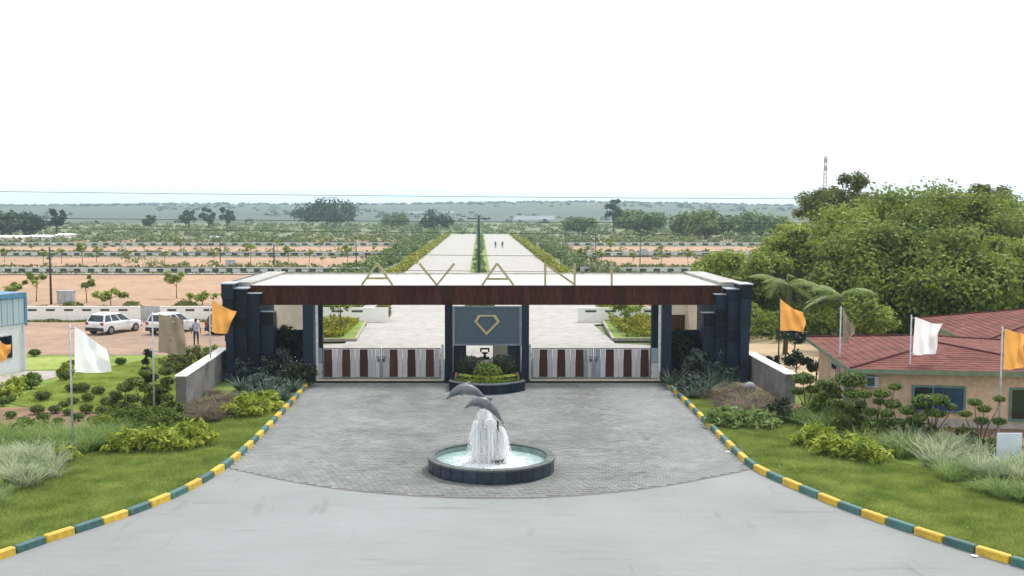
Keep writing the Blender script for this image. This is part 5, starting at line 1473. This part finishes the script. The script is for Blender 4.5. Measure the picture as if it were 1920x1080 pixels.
p = W(1475, 500, 66); palm('coconut palm with drooping fronds between the gatehouse and the orange flag', (p.x, 66, 0), 4.4, 13, 2.7, 301)
p = W(1575, 540, 68); palm('lower palm with long arching fronds right of the orange flag', (p.x, 68, 0), 3.6, 12, 3.0, 302)
# conical shrub behind the orange flag
g = G(1547, 640); make_tree('dense rounded green shrub behind the house roof by the beige flag', (g.x, 66, 0), 3.9, (2.4, 1.6, 1.6), 5000, 0.14, 'lf_tree2', 310, 30, 0.6, cat='shrub', name='dense_shrub', trunk_r=.08)

# dark leafy plants in the yard by the house
def dark_plant(label, px_, py, h, seed, rad=0.55):
    g = G(px_, py)
    make_tree(label, g, h, (rad, rad, h * 0.3), 900, 0.10, 'lf_dark', seed, 9, rad * 0.5, cat='plant', name='dark_leaved_plant', trunk_r=.05, crown_z=h * .62, group='dark plants in the sandy yard')
dark_plant('dark-leaved plant on a tall stem right behind the right low wall end', 1491, 712, 1.7, 320)
dark_plant('dark-leaved plant nearest the house side wall', 1530, 716, 1.5, 321)
dark_plant('small dark shrub against the coping of the right wall', 1452, 706, 1.2, 322, .45)
dark_plant('tall thin dark tree behind the orange flag pole', 1487, 690, 3.4, 323, .9)

# ------------------------------------------------------------------ telecom mast
Ym = 190.0
p = W(1548, 292, Ym); zt = p.z
t = thing('telecom_mast', 'thin red and white lattice mast above the trees', 'mast', (p.x, Ym, 0))
for s, (a, b) in enumerate(((0, .35), (.35, .7), (.7, 1.0))):
    mb = MB()
    for ca in ((-1, -1), (1, -1), (1, 1), (-1, 1)):
        f0, f1 = 0.55 - 0.4 * a, 0.55 - 0.4 * b
        mb.tube([(ca[0] * f0, ca[1] * f0, zt * a), (ca[0] * f1, ca[1] * f1, zt * b)], 0.04, 4)
    for k in range(8):
        z0, z1 = zt * (a + (b - a) * k / 8), zt * (a + (b - a) * (k + 1) / 8)
        f0, f1 = 0.55 - 0.4 * z0 / zt, 0.55 - 0.4 * z1 / zt
        for q in range(4):
            c1, c2 = ((-1, -1), (1, -1), (1, 1), (-1, 1))[q], ((1, -1), (1, 1), (-1, 1), (-1, -1))[q]
            mb.tube([(c1[0] * f0, c1[1] * f0, z0), (c2[0] * f1, c2[1] * f1, z1)], 0.022, 4)
    part('lattice_section', mb, M['rust'], t, False, True)
for k, zz in enumerate((zt - 1.2, zt - 2.6)):
    mb = MB(); mb.box(-.32, .32, -.2, -.05, zz, zz + .7); part('antenna', mb, M['cap'], t, False, True)
mb = MB(); mb.tube([(0, 0, zt), (0, 0, zt + 1.0)], .04, 5); part('tip', mb, M['rust'], t, False, True)

# ------------------------------------------------------------------ far trees, woods, scrub, far buildings
FT = [(106, 389, 443, 30, 'lf_far', 'tall dark round-crowned tree beyond the white buildings at left'), (280, 404, 428, 24, 'lf_far', 'small dark far tree left of the trio'),
      (354, 395, 428, 28, 'lf_far', 'leftmost of the trio of dark far trees'), (391, 387, 430, 30, 'lf_far', 'middle of the trio of dark far trees'), (425, 387, 430, 26, 'lf_far', 'rightmost of the trio of dark far trees'),
      (612, 380, 427, 118, 'lf_far', 'huge dark spreading tree left of the avenue end'), (20, 404, 441, 90, 'lf_far', 'dark tree mass at the far left edge'), (62, 408, 441, 50, 'lf_far', 'dark tree next to the tall round-crowned one'),
      (1151, 374, 434, 30, 'lf_far', 'tall narrow dark tree breaking the hill crest right of the avenue'), (1200, 398, 440, 86, 'lf_far2', 'broad light green tree right of the tall narrow one'),
      (1312, 404, 448, 108, 'lf_far2', 'broad green dome-shaped tree left of the grove'), (1420, 406, 442, 96, 'lf_far2', 'pale green far tree beside the grove'), (745, 403, 428, 50, 'lf_far2', 'rounded far tree behind the avenue hedge left'), (815, 400, 432, 60, 'lf_far', 'dark far tree at the left side of the avenue end'),
      (1085, 410, 436, 60, 'lf_far2', 'low far tree at the right side of the avenue end')]
for i, (x, yt, yb_, wpx, m_, lab) in enumerate(FT):
    g = G(x, yb_); sc = F / g.y; h = W(x, yt, g.y).z; rx = wpx / sc / 2
    rz = min(h * .44, rx * 1.6 if wpx < 40 else rx * .7 + 1.5)
    make_tree(lab, g, h, (rx, rx, rz), 4800 if wpx > 60 else 1700, 0.55 if wpx < 60 else 0.75, m_, 400 + i, 40 if wpx > 60 else 18, rx * (.32 if wpx > 60 else .40), trunk_r=0.35, name='far_tree', limbs=6, crown_z=h - rz * .95, group='far trees in the fields')
# scrub and wooded crest: masses nobody could count
def mass(name, label, pts, rad, nleaf, ls, m_, seed):
    r = np.random.RandomState(seed); pts = np.array(pts); k = np.repeat(np.arange(len(pts)), nleaf)
    d = unit(r.normal(size=(len(k), 3))); d[:, 2] = np.abs(d[:, 2]) * 0.8
    rr = (rad * r.uniform(.5, 1.4, len(pts)))[k]
    c = pts[k] + d * rr[:, None] * (r.uniform(0.3, 1, len(k)) ** .5)[:, None]
    o = link(name, np_mesh(name, leaf_quads(c, ls, 0.5, 0.7, r, d), None, 4), M[m_]); o['kind'] = 'stuff'; tag(o, label, name.replace('_', ' '))
r = np.random.RandomState(5)
pts = []
for _ in range(1500):
    Y = r.uniform(345, 690) if r.rand() < .75 else r.uniform(280, 345); X_ = r.uniform(-.48, .5) * Y * 1.05
    if abs(X_) < 14 + 4 and Y < 415: continue
    pts.append((X_, Y, -0.1))
mass('scrub', 'pale green scrub scattered over the far flat land', pts, 2.4, 44, 0.5, 'lf_scrub', 6)
pts = []
for _ in range(900):
    Y = r.uniform(160, 345); X_ = r.uniform(-.5, .42) * Y
    if abs(X_) < 17 or math.sin(X_ / 9 + Y / 7) + math.sin(Y / 11.0) * .8 + r.normal() * .5 < .2: continue
    pts.append((X_, Y, 0.0))
mass('weeds', 'patchy green weeds over the bare far earth plots', pts, 1.0, 26, 0.26, 'lf_scrub', 9)
pts = []
for _ in range(1500):
    Y = 690 + 1500 * r.uniform(0, 1) ** 0.8; X_ = r.uniform(-.52, .56) * Y * 1.05
    if math.sin(X_ / 90 + Y / 130) + math.sin(X_ / 37.0) * .6 + r.normal() * .4 < .35: continue
    pts.append((X_, Y, float(hill_z(X_, Y)) - .3))
mass('far_woods', 'bluish clumps of trees dotted over the hill fields', pts, 4.0, 34, 1.1, 'lf_far', 7)
pts = []
for _ in range(1100):
    Y = r.uniform(1950, 2230); X_ = r.uniform(-.52, .56) * Y * 1.05
    pts.append((X_, Y, float(hill_z(X_, Y)) - .6))
mass('ridge_woods', 'dark wooded belt along the hill crest', pts, 5.2, 34, 1.6, 'lf_far', 8)
# white sheds at left, strips of roofs far away
def shed(x0p, x1p, yt, yb_, label, dep=10):
    a, b = G(x0p, yb_), G(x1p, yb_); h = W(x0p, yt, a.y).z
    t = thing('white_shed', label, 'shed', ((a.x + b.x) / 2, a.y, 0), 0, 'white sheds far across the plots')
    hw_ = (b.x - a.x) / 2
    mb = MB(); mb.box(-hw_, hw_, 0, dep, -.2, h * .75); part('wall', mb, M['farwhite'], t, False, True)
    mb = MB(); mb.add([(-hw_ - .4, -.5, h * .75), (hw_ + .4, -.5, h * .75), (hw_ + .4, dep / 2, h), (-hw_ - .4, dep / 2, h), (hw_ + .4, dep + .5, h * .75), (-hw_ - .4, dep + .5, h * .75)], [(0, 1, 2, 3), (3, 2, 4, 5), (0, 3, 5), (1, 4, 2)]); part('roof', mb, M['farwhite'], t, False, True)
    n = max(1, int(hw_ * 2 / 6))
    for k in range(n):
        xx = -hw_ + (k + .5) * 2 * hw_ / n
        mb = MB(); mb.box(xx - .8, xx + .8, -.06, -.002, 0, h * .5); part('door', mb, M['box_grey'], t, False, True)
shed(-60, 40, 442, 454, 'white shed at the far left edge')
shed(48, 95, 441, 453, 'white shed right of the gap at far left')
shed(103, 123, 438, 451, 'small bluish white shed under the tall round-crowned tree')
shed(385, 412, 443, 448, 'low pale shed beyond the plots near the slim pole', 6)
for x0p, x1p, py, Y, lab in ((748, 800, 397, 1250, 'thin white strip of roofs far on the hill left of the avenue'), (830, 850, 397, 1250, 'short white roof strip far on the hill above the avenue'), (964, 1040, 406, 950, 'long thin pale roof strip far right of the avenue pole'), (1281, 1293, 395, 1150, 'tiny white hut far on the hill at right')):
    z = float(hill_z(gx(x0p, Y), Y)); x0, x1 = W(x0p, py, Y).x, W(x1p, py, Y).x
    t = thing('far_roof', lab, 'building', ((x0 + x1) / 2, Y, z))
    zz = W(x0p, py, Y).z
    hw_ = (x1 - x0) / 2
    mb = MB(); mb.box(-hw_, hw_, 0, 8, -3, max(zz - z, 1.2)); part('wall', mb, M['farwhite'], t, False, True)
    mb = MB(); mb.box(-hw_ - .3, hw_ + .3, -.4, 8.4, max(zz - z, 1.2) + .001, max(zz - z, 1.2) + .5); part('roof', mb, M['farwhite'], t, False, True)

# ------------------------------------------------------------------ GARDEN PLANTING
BALL = [leaf_ball_mesh('foliage_pad', 420, (0.36, 0.36, 0.19), 0.042, 500 + i) for i in range(3)]
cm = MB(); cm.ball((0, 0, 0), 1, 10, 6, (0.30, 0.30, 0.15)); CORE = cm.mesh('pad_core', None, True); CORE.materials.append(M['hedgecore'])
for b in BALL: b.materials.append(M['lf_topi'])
BALLD = [b.copy() for b in BALL]
for b in BALLD: b.materials.clear(); b.materials.append(M['lf_ball'])
def topiary(label, base, pads, s=1.0, dark=False, group=None):
    """cloud-clipped shrub: bent stems, each with its own leaf pad"""
    g = G(*base); Y = g.y
    t = thing('topiary_shrub', label, 'topiary', g, 0, group)
    mb = MB()
    for i, (x, y, r_) in enumerate(pads):
        e = W(x, y, Y) - g; e.y = rnd.uniform(-.4, .5)
        e.z = max(e.z, 0.22)
        mid = Vector((e.x * .35, e.y * .35, e.z * .45))
        mb.tube([(0, 0, -.02), mid, (e.x * .9, e.y * .9, e.z * .8), e], [.04, .024, .016, .014], 5)
        k = r_ / 14.0 * Y / 48.0 * s
        pd = link('foliage_pad', rnd.choice(BALLD if dark else BALL), None, t, e, (0, 0, rnd.uniform(0, 6)), (k, k, k))
        link('pad_core', CORE, None, pd)
    part('stem', mb, M['bark'], t, True, True)
    return t
# right garden
topiary('cloud-clipped topiary touching the end of the right low wall', (1510, 775), [(1503, 708, 20), (1520, 728, 14), (1500, 735, 13)])
topiary('cloud-clipped topiary left of the beige flag pole', (1556, 790), [(1545, 720, 19), (1561, 732, 15), (1540, 742, 12), (1570, 748, 13)])
topiary('large round-headed topiary at the corner of the peach house', (1597, 806), [(1597, 712, 27), (1592, 735, 16)])
topiary('three-tiered topiary standing left of the house window', (1640, 826), [(1625, 741, 14), (1655, 738, 16), (1682, 726, 13), (1655, 756, 12), (1632, 772, 14), (1668, 778, 13)])
topiary('wide brownish topiary in the bed left of the window', (1602, 822), [(1585, 757, 19), (1612, 762, 20), (1600, 772, 16), (1560, 752, 14)], dark=True)
topiary('cloud topiary just below the left window corner', (1690, 832), [(1680, 760, 16), (1700, 768, 16), (1725, 752, 17), (1660, 772, 13), (1705, 786, 14), (1682, 790, 13)])
topiary('broad flat topiary in front of the blue window pane', (1748, 838), [(1735, 750, 20), (1770, 754, 20), (1745, 772, 14), (1765, 778, 14), (1722, 782, 14), (1790, 765, 11)])
topiary('thin-stemmed pompon topiary right of the window', (1836, 850), [(1823, 752, 13), (1850, 768, 13), (1821, 780, 12), (1866, 745, 11), (1848, 792, 14), (1880, 792, 13)])
# left garden: cloud topiaries by the wall
topiary('left one of the three cloud topiaries beside the grey wall', (232, 778), [(230, 728, 17), (217, 746, 12), (250, 746, 15), (232, 758, 13), (205, 757, 12), (240, 770, 13), (222, 735, 11)])
topiary('middle cloud topiary around the beige flag pole', (272, 788), [(255, 715, 17), (266, 702, 12), (270, 730, 15), (277, 755, 17), (250, 765, 16), (285, 745, 14), (262, 780, 13), (290, 728, 12)])
topiary('right cloud topiary closest to the end of the grey wall', (306, 786), [(307, 698, 14), (311, 716, 14), (304, 730, 16), (305, 756, 16), (318, 742, 12), (295, 770, 14)], dark=True)
g = G(281, 745); make_tree('narrow dark upright cypress behind the beige flag pole', g, 2.4, (.28, .28, 1.05), 1500, .08, 'lf_dark', 520, 14, .2, name='cypress', trunk_r=.05, crown_z=1.3)
# small ball shrubs scattered on the left lawn
SBALL = None; BL = []
for i, (x, y, r_) in enumerate([(65, 671, 11), (135, 690, 9), (226, 688, 10), (122, 716, 13), (59, 731, 14), (25, 727, 8), (81, 754, 15), (136, 738, 13), (156, 739, 13), (184, 744, 12), (165, 757, 11), (137, 761, 11), (120, 767, 10), (201, 764, 12), (71, 780, 13), (104, 778, 12), (127, 782, 9), (162, 779, 12), (147, 793, 12), (20, 788, 11), (82, 795, 12), (5, 764, 11), (19, 758, 10), (175, 800, 12), (190, 778, 11), (215, 775, 11), (45, 800, 12), (110, 800, 11)]):
    g = G(x, y); k = r_ * g.y / F / 0.33
    if SBALL is None:
        SBALL = thing('ball_shrub', 'small clipped dark green ball shrub dotted over the left garden', 'shrub', (0, 0, 0), 0, 'small ball shrubs on the left garden')
        link('foliage', BALLD[0], None, SBALL, (0, 0, .24)); link('core', CORE, None, SBALL, (0, 0, .24))
        m_ = MB(); m_.tube([(0, 0, -.1), (0, 0, .2)], .03, 5); part('stem', m_, M['bark'], SBALL, False, True)
        SBALL.location = g + Vector((0, 0, .08)); SBALL.scale = (k,) * 3
    else:
        o_ = dup(SBALL, g + Vector((0, 0, .08)), rnd.uniform(0, 6), scale=(k, k, k * rnd.uniform(.9, 1.2)))
    BL.append((x, y, SBALL if i == 0 else o_))
for rowname, lo, hi in (('back row by the parking earth', 0, 700), ('second row on the lawn', 700, 745), ('third row on the lawn', 745, 770), ('front row over the bare soil', 770, 900)):
    row = sorted([q for q in BL if lo <= q[1] < hi], key=lambda q: q[0])
    for i, q in enumerate(row): q[2]['label'] = 'small clipped ball shrub, %s in the %s' % (place_word(i, len(row)), rowname)

# ornamental grasses: blades nobody could count, one mass per bed; agaves stand singly
def tuft_verts(n, spread, length, width, lean, droop, r, segs=3):
    a = r.uniform(0, 2 * np.pi, n); q = spread * np.sqrt(r.uniform(0, 1, n))
    base = np.stack([np.cos(a) * q, np.sin(a) * q, np.zeros(n)], 1)
    a2 = a + r.normal(size=n) * .6; le = lean * r.uniform(.15, 1, n)
    d = unit(np.stack([np.cos(a2) * le, np.sin(a2) * le, np.ones(n)], 1))
    return blades(base, d, length, width, droop, segs, r)
KIND = {'green': (130, .30, 1.05, .017, .8, .65, 'lf_grass'), 'pale': (95, .28, 1.15, .024, .75, .55, 'lf_pale'), 'purple': (170, .25, .95, .014, .9, .85, 'lf_purple')}
def grass_bed(name, kind_, cells, label, s0, s1, seed):
    n, sp, ln, wd, le, dr, m_ = KIND[kind_]; r = np.random.RandomState(seed); V = []
    loc = G(*cells[0])
    for (x, y) in cells:
        g = G(x, y) - loc; s = r.uniform(s0, s1)
        V.append(tuft_verts(n, sp, ln, wd, le, dr, r) * s + np.array([g.x, g.y, .04]))
    o = link(name, np_mesh(name, np.concatenate(V), None, 4), M[m_], None, loc); o['kind'] = 'stuff'; tag(o, label, 'grass')
T_AGAVE = [tuft_mesh('agave_rosette', 80, .08, .70, .032, 1.3, .35, 630 + i) for i in range(2)]
for m_ in T_AGAVE: m_.materials.append(M['lf_agave'])
def tufts(name, meshes, cells, label, group, cat, s0, s1):
    cells = sorted(cells)
    for i, (x, y) in enumerate(cells):
        g = G(x, y); s = rnd.uniform(s0, s1)
        o = link(name, rnd.choice(meshes), None, None, (g.x, g.y, .04), (0, 0, rnd.uniform(0, 6)), (s, s, s * rnd.uniform(.8, 1.15)))
        tag(o, label + ', ' + place_word(i, len(cells)), cat, group)
def scatter(poly, n, seed, ymin=0):
    r_ = random.Random(seed); P = poly; out = []
    xs_, ys2 = [p[0] for p in P], [p[1] for p in P]
    while len(out) < n:
        x, y = r_.uniform(min(xs_), max(xs_)), r_.uniform(min(ys2), max(ys2))
        inside = False
        for i in range(len(P)):
            (xa, ya), (xb, yb2) = P[i], P[i - 1]
            if (ya > y) != (yb2 > y) and x < (xb - xa) * (y - ya) / (yb2 - ya) + xa: inside = not inside
        if inside: out.append((x, y))
    return out
grass_bed('ornamental_grass', 'green', scatter([(0, 815), (90, 812), (230, 808), (245, 838), (200, 850), (0, 862)], 36, 1), 'arching green ornamental grass filling the left bed behind the white flag pole', .75, 1.15, 1)
grass_bed('ornamental_grass', 'pale', scatter([(-60, 855), (60, 850), (120, 872), (100, 905), (40, 935), (-60, 960)], 26, 2), 'pale feathery ornamental grass in the near left corner', .6, .95, 2)
grass_bed('ornamental_grass', 'green', scatter([(-60, 880), (60, 870), (120, 890), (60, 940), (-60, 975)], 20, 3), 'green grass mixed through the pale feathery grass at near left', .5, .8, 3)
grass_bed('ornamental_grass', 'green', scatter([(1485, 795), (1560, 785), (1700, 825), (1760, 842), (1700, 862), (1640, 848), (1540, 815)], 44, 4), 'arching green ornamental grass in front of the peach house', .7, 1.1, 4)
grass_bed('ornamental_grass', 'pale', scatter([(1650, 848), (1720, 838), (1906, 872), (1990, 895), (1980, 925), (1880, 915), (1760, 885)], 36, 5), 'pale feathery ornamental grass in the bed at the right edge', .65, 1.05, 5)
grass_bed('ornamental_grass', 'green', scatter([(1650, 850), (1760, 865), (1900, 895), (1990, 915), (1980, 965), (1860, 935), (1700, 880)], 40, 6), 'green grass mixed through the pale grass at the right edge', .5, .9, 6)
grass_bed('ornamental_grass', 'purple', scatter([(352, 790), (395, 745), (435, 742), (440, 772), (420, 792), (365, 800)], 28, 7), 'purplish brown fountain grass before the left low wall', .7, 1.05, 7)
grass_bed('ornamental_grass', 'purple', scatter([(1335, 752), (1380, 735), (1440, 752), (1482, 778), (1470, 798), (1390, 796), (1345, 775)], 36, 8), 'purplish brown fountain grass before the right low wall', .75, 1.15, 8)
tufts('agave', T_AGAVE, [(452, 735), (470, 722), (488, 740), (505, 730), (520, 745), (535, 728), (548, 738), (500, 752), (530, 755), (462, 750)], 'grey-green spiky agave rosette below the left pylon', 'agaves at the left pylon', 'agave', .9, 1.5)
tufts('agave', T_AGAVE, [(1262, 728), (1280, 722), (1300, 735), (1318, 726), (1335, 722), (1355, 728), (1300, 750), (1322, 745), (1285, 742)], 'grey-green spiky agave rosette below the right pylon', 'agaves at the right pylon', 'agave', .9, 1.5)
# leafy yellow-green shrubs
def leafy_shrub(label, px_, py, rx, ry, rz, n, m_, seed, ls=.11, name='leafy_shrub', nclump=26, cl=.3):
    g = G(px_, py)
    t = thing(name, label, 'shrub', g)
    c, out, cc, r_ = crown_pts(n, (rx, ry, rz), nclump, cl, seed); c[:, 2] += rz * .85; c[:, 2] = np.maximum(c[:, 2], .03)
    link('foliage', np_mesh('foliage', leaf_quads(c, ls, .5, .30, r_, out), None, 4), M[m_], t)
    mb = MB()
    for e in cc[:10]: mb.tube([(e[0] * .2, e[1] * .2, 0), (e[0] * .8, e[1] * .8, max(.1, e[2] + rz * .8))], [.02, .008], 4)
    part('stem', mb, M['bark'], t, False, True)
for x, y, rx, lab, sd_ in ((250, 848, 1.15, 'leafy yellow-green shrub below the beige flag pole', 1), (310, 846, 1.2, 'middle yellow-green shrub of the left bed', 2), (360, 836, .95, 'yellow-green shrub at the lawn end of the left bed', 3),
                           (462, 782, 1.0, 'yellow-green shrub beside the purple grass at left', 4), (492, 772, .8, 'small yellow-green shrub nearest the left kerb', 5)):
    leafy_shrub(lab, x, y, rx, .85, .5, 800, 'lf_yellow', 700 + sd_, .15, nclump=40, cl=.26)
for x, y, rx, lab, sd_ in ((1530, 838, .9, 'yellow-green shrub at the left of the right bed', 6), (1580, 856, 1.15, 'largest yellow-green shrub of the right bed', 7), (1618, 866, .8, 'yellow-green shrub nearest the right lawn', 8),
                           (1362, 800, .8, 'low flowering green shrub before the right purple grass', 9), (1420, 804, 1.0, 'low green shrub at the foot of the right low wall', 10)):
    leafy_shrub(lab, x, y, rx, .8, .42, 760, 'lf_yellow' if sd_ < 9 else 'lf_grass', 700 + sd_, .15, nclump=40, cl=.26)
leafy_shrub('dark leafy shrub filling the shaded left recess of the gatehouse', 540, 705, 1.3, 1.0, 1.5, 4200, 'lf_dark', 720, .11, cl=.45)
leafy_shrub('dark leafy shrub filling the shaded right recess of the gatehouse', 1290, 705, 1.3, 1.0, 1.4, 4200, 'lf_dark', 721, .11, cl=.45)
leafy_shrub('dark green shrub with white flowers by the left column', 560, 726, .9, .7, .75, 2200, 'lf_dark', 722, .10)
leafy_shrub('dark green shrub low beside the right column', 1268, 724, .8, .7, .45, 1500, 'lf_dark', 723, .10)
leafy_shrub('green shrub between the beige flag and the low wall', 355, 690, .9, .8, .75, 1400, 'lf_tree3', 724, .10)
leafy_shrub('olive bush standing left of the low grey wall', 325, 700, .8, .7, .6, 1200, 'lf_tree3', 725, .10)
leafy_shrub('deep green bush at the foot of the left topiaries', 225, 806, 1.1, .8, .55, 1900, 'lf_topi', 726, .08)
leafy_shrub('deep green bush below the middle topiary', 290, 806, 1.0, .8, .5, 1900, 'lf_topi', 727, .08)
leafy_shrub('dark bush at the right end of the purple grass', 1462, 792, .75, .6, .55, 1500, 'lf_dark', 728, .08)
for px_, py, rx, rz, sd_, lab in ((450, 716, .8, .75, 1, 'grey-green leafy bush at the outer foot of the left pylon'), (488, 712, .8, .95, 2, 'tall grey-green bush before the middle of the left pylon'), (522, 710, .8, 1.0, 3, 'grey-green bush at the inner foot of the left pylon'), (500, 738, .7, .5, 4, 'low blue-green bush before the left agaves'),
                                (1380, 716, .8, .75, 5, 'grey-green leafy bush at the outer foot of the right pylon'), (1345, 712, .8, .9, 6, 'tall grey-green bush before the middle of the right pylon'), (1308, 712, .8, .95, 7, 'grey-green bush at the inner foot of the right pylon'), (1300, 740, .7, .45, 8, 'low blue-green bush before the right agaves')):
    leafy_shrub(lab, px_, py, rx, .7, rz, 1300, 'lf_agave', 740 + sd_, .13, cl=.34)
for px_, py, rx, rz, m_, sd_, lab in ((12, 752, .6, .5, 'lf_yellow', 11, 'yellowish shrub at the far left of the garden lawn'), (30, 735, .5, .4, 'lf_yellow', 12, 'small yellow-green shrub by the garden path'), (60, 722, .45, .35, 'lf_topi', 13, 'low green shrub at the bend of the garden path'), (124, 704, .5, .35, 'lf_yellow', 14, 'yellow-green shrub at the end of the garden path'),
                                      (60, 820, .8, .4, 'lf_topi', 15, 'dark green low shrub between soil bed and pale grass'), (190, 818, .7, .45, 'lf_tree2', 16, 'bright green shrub before the soil bed left of the topiaries'), (120, 868, .5, .3, 'lf_yellow', 17, 'bright low plant at the foot of the white flag pole'), (395, 690, .7, .7, 'lf_tree2', 18, 'light green bush against the top of the left low wall'),
                                      (1530, 792, .9, .55, 'lf_topi', 19, 'low clipped green bush under the topiary by the beige flag pole'), (1590, 818, .9, .6, 'lf_ball', 20, 'low dark bush at the foot of the wide brownish topiary'), (1655, 832, .9, .5, 'lf_topi', 21, 'low green bush at the foot of the three-tiered topiary'), (1720, 836, .9, .5, 'lf_topi', 22, 'low green bush below the window of the peach house'), (1790, 842, .9, .45, 'lf_ball', 23, 'low dark bush between the window topiary and the pompon topiary'), (1870, 858, .8, .4, 'lf_topi', 24, 'low green bush left of the white board'),
                                      (262, 800, .8, .5, 'lf_topi', 25, 'low green bush between the left and middle cloud topiaries'), (320, 792, .7, .5, 'lf_ball', 26, 'low dark bush at the near end of the left low wall')):
    leafy_shrub(lab, px_, py, rx, .6, rz, 700, m_, 760 + sd_, .11, nclump=22, cl=.2)
g = G(553, 716)
r_ = np.random.RandomState(9); c = r_.normal(size=(40, 3)) * np.array([.4, .15, .22]) + np.array([0, -.65, 1.0])
tl_ = thing('white_flowers', 'cluster of small white flowers beside the left gate column', 'flowers', g)
link('petals', np_mesh('petals', leaf_quads(c, .05, .5, .7, r_), None, 4), M['flower'], tl_)['kind'] = 'stuff'

# boulders, board at right edge
def boulder(label, px_, py, s, seed):
    g = G(px_, py); r_ = random.Random(seed)
    mb = MB(); mb.ball((0, 0, s[2] * .6), 1, 12, 8, s); mb.v = [(x * (1 + r_.uniform(-.08, .08)), y * (1 + r_.uniform(-.08, .08)), z * (1 + r_.uniform(-.06, .06))) for x, y, z in mb.v]
    o = link('boulder', mb.mesh('boulder', None, True), M['stone'], None, g); tag(o, label, 'boulder')
boulder('pale grey boulder against the right low wall above the purple grass', 1405, 738, (.34, .3, .36), 3)
boulder('flat grey stone lying in the near left grass', 88, 893, (.38, .3, .16), 4)
g = G(1906, 880)
t = thing('white_board', 'white blue-tinted board standing at the right edge among pale grass', 'sign board', (g.x, g.y + .6, 0), 0)
hz = W(1906, 812, g.y + .6).z
mb = MB(); mb.box(-.42, .45, -.03, .03, .2, hz); part('panel', mb, M['signwhite'], t, False, True)
for s in (-.36, .39):
    mb = MB(); mb.box(s - .03, s + .03, .031, .08, 0, hz - .05); part('leg', mb, M['steel'], t, False, True)

for px_, py, lab in ((1827, 1044, 'crumpled white paper scrap lying on the road by the right kerb'), (1364, 849, 'small white paper scrap at the edge of the paving by the right kerb')):
    g = G(px_, py); mb = MB(); r_ = random.Random(int(px_))
    mb.v = [(x * .08 + r_.uniform(-.015, .015), y * .07, .02 + r_.uniform(0, .035)) for y in (-1, 0, 1) for x in (-1, -.3, .4, 1)]
    mb.f = [(j * 4 + i, j * 4 + i + 1, j * 4 + i + 5, j * 4 + i + 4) for j in range(2) for i in range(3)]
    o = link('paper_scrap', mb.mesh('paper_scrap'), M['white'], None, g); tag(o, lab, 'litter')
# ---- lawn blades
def inside_poly(px_, py, P):
    c = np.zeros(len(px_), bool)
    for i in range(len(P)):
        xa, ya = P[i]; xb, yb2 = P[i - 1]
        if ya == yb2: continue
        c ^= ((ya > py) != (yb2 > py)) & (px_ < (xb - xa) * (py - ya) / (yb2 - ya) + xa)
    return c
def lawn_grass(P, n, seed, label, z=.06, ln=.075, m_='lf_lawn'):
    r_ = np.random.RandomState(seed); P = np.array(P); lo, hi = P.min(0), P.max(0)
    x = r_.uniform(lo[0], hi[0], n); y = r_.uniform(lo[1], hi[1], n)
    k = inside_poly(x, y, P); x, y = x[k], y[k]; n = len(x)
    base = np.stack([x, y, np.full(n, z)], 1)
    d = unit(np.stack([r_.normal(size=n) * .5, r_.normal(size=n) * .5, np.ones(n)], 1))
    side = unit(np.cross(d, r_.normal(size=(n, 3)))) * .013
    patch = .6 + .8 * (.5 + .5 * np.sin(x * 1.3 + np.cos(y * .9) * 2) * np.cos(y * 1.1))
    L_ = (ln * patch * r_.uniform(.5, 1.4, n) * np.where(r_.rand(n) < .06, 1.9, 1.0))[:, None]
    v = np.stack([base - side, base + side, base + d * L_], 1).reshape(-1, 3)
    o = link('grass', np_mesh('grass', v, None, 3), M[m_]); o['kind'] = 'stuff'; tag(o, label, 'grass')
kl = [(p.x - .26, p.y) for p in KL]; kr = [(p.x + .26, p.y) for p in KR]
lawn_grass(kl[4:] + [G(520, 705)[:2], G(345, 775)[:2], G(240, 835)[:2], G(80, 880)[:2], G(-80, 960)[:2]], 330000, 31, 'short mown grass on the lawn along the left kerb')
lawn_grass(kr[:-6] + [G(1990, 960)[:2], G(1880, 915)[:2], G(1640, 860)[:2], G(1490, 790)[:2], G(1280, 712)[:2]], 330000, 32, 'short mown grass on the lawn along the right kerb')
lawn_grass([G(62, 735)[:2], G(150, 702)[:2], G(230, 686)[:2], G(330, 668)[:2], G(415, 664)[:2], G(360, 705)[:2], G(330, 760)[:2], G(250, 782)[:2], G(60, 768)[:2], G(20, 760)[:2]], 160000, 33, 'light green grass on the garden lawn left of the wall', .09, .06, 'lf_lawn_light')

# ------------------------------------------------------------------ haze
mb = MB(); mb.box(-3000, 3000, -80, 5200, -3.0, 75.0)
hz_ = link('haze', mb.mesh('haze'), None); hz_['kind'] = 'stuff'
hm = bpy.data.materials.new('haze'); hm.use_nodes = True
for n_ in list(hm.node_tree.nodes):
    if n_.type == 'BSDF_PRINCIPLED': hm.node_tree.nodes.remove(n_)
vol = hm.node_tree.nodes.new('ShaderNodeVolumePrincipled')
vol.inputs['Color'].default_value = (0.64, 0.86, 1.0, 1)
vol.inputs['Density'].default_value = 0.00021
vol.inputs['Anisotropy'].default_value = 0.2
hm.node_tree.links.new(vol.outputs[0], hm.node_tree.nodes['Material Output'].inputs['Volume'])
hz_.data.materials.append(hm)
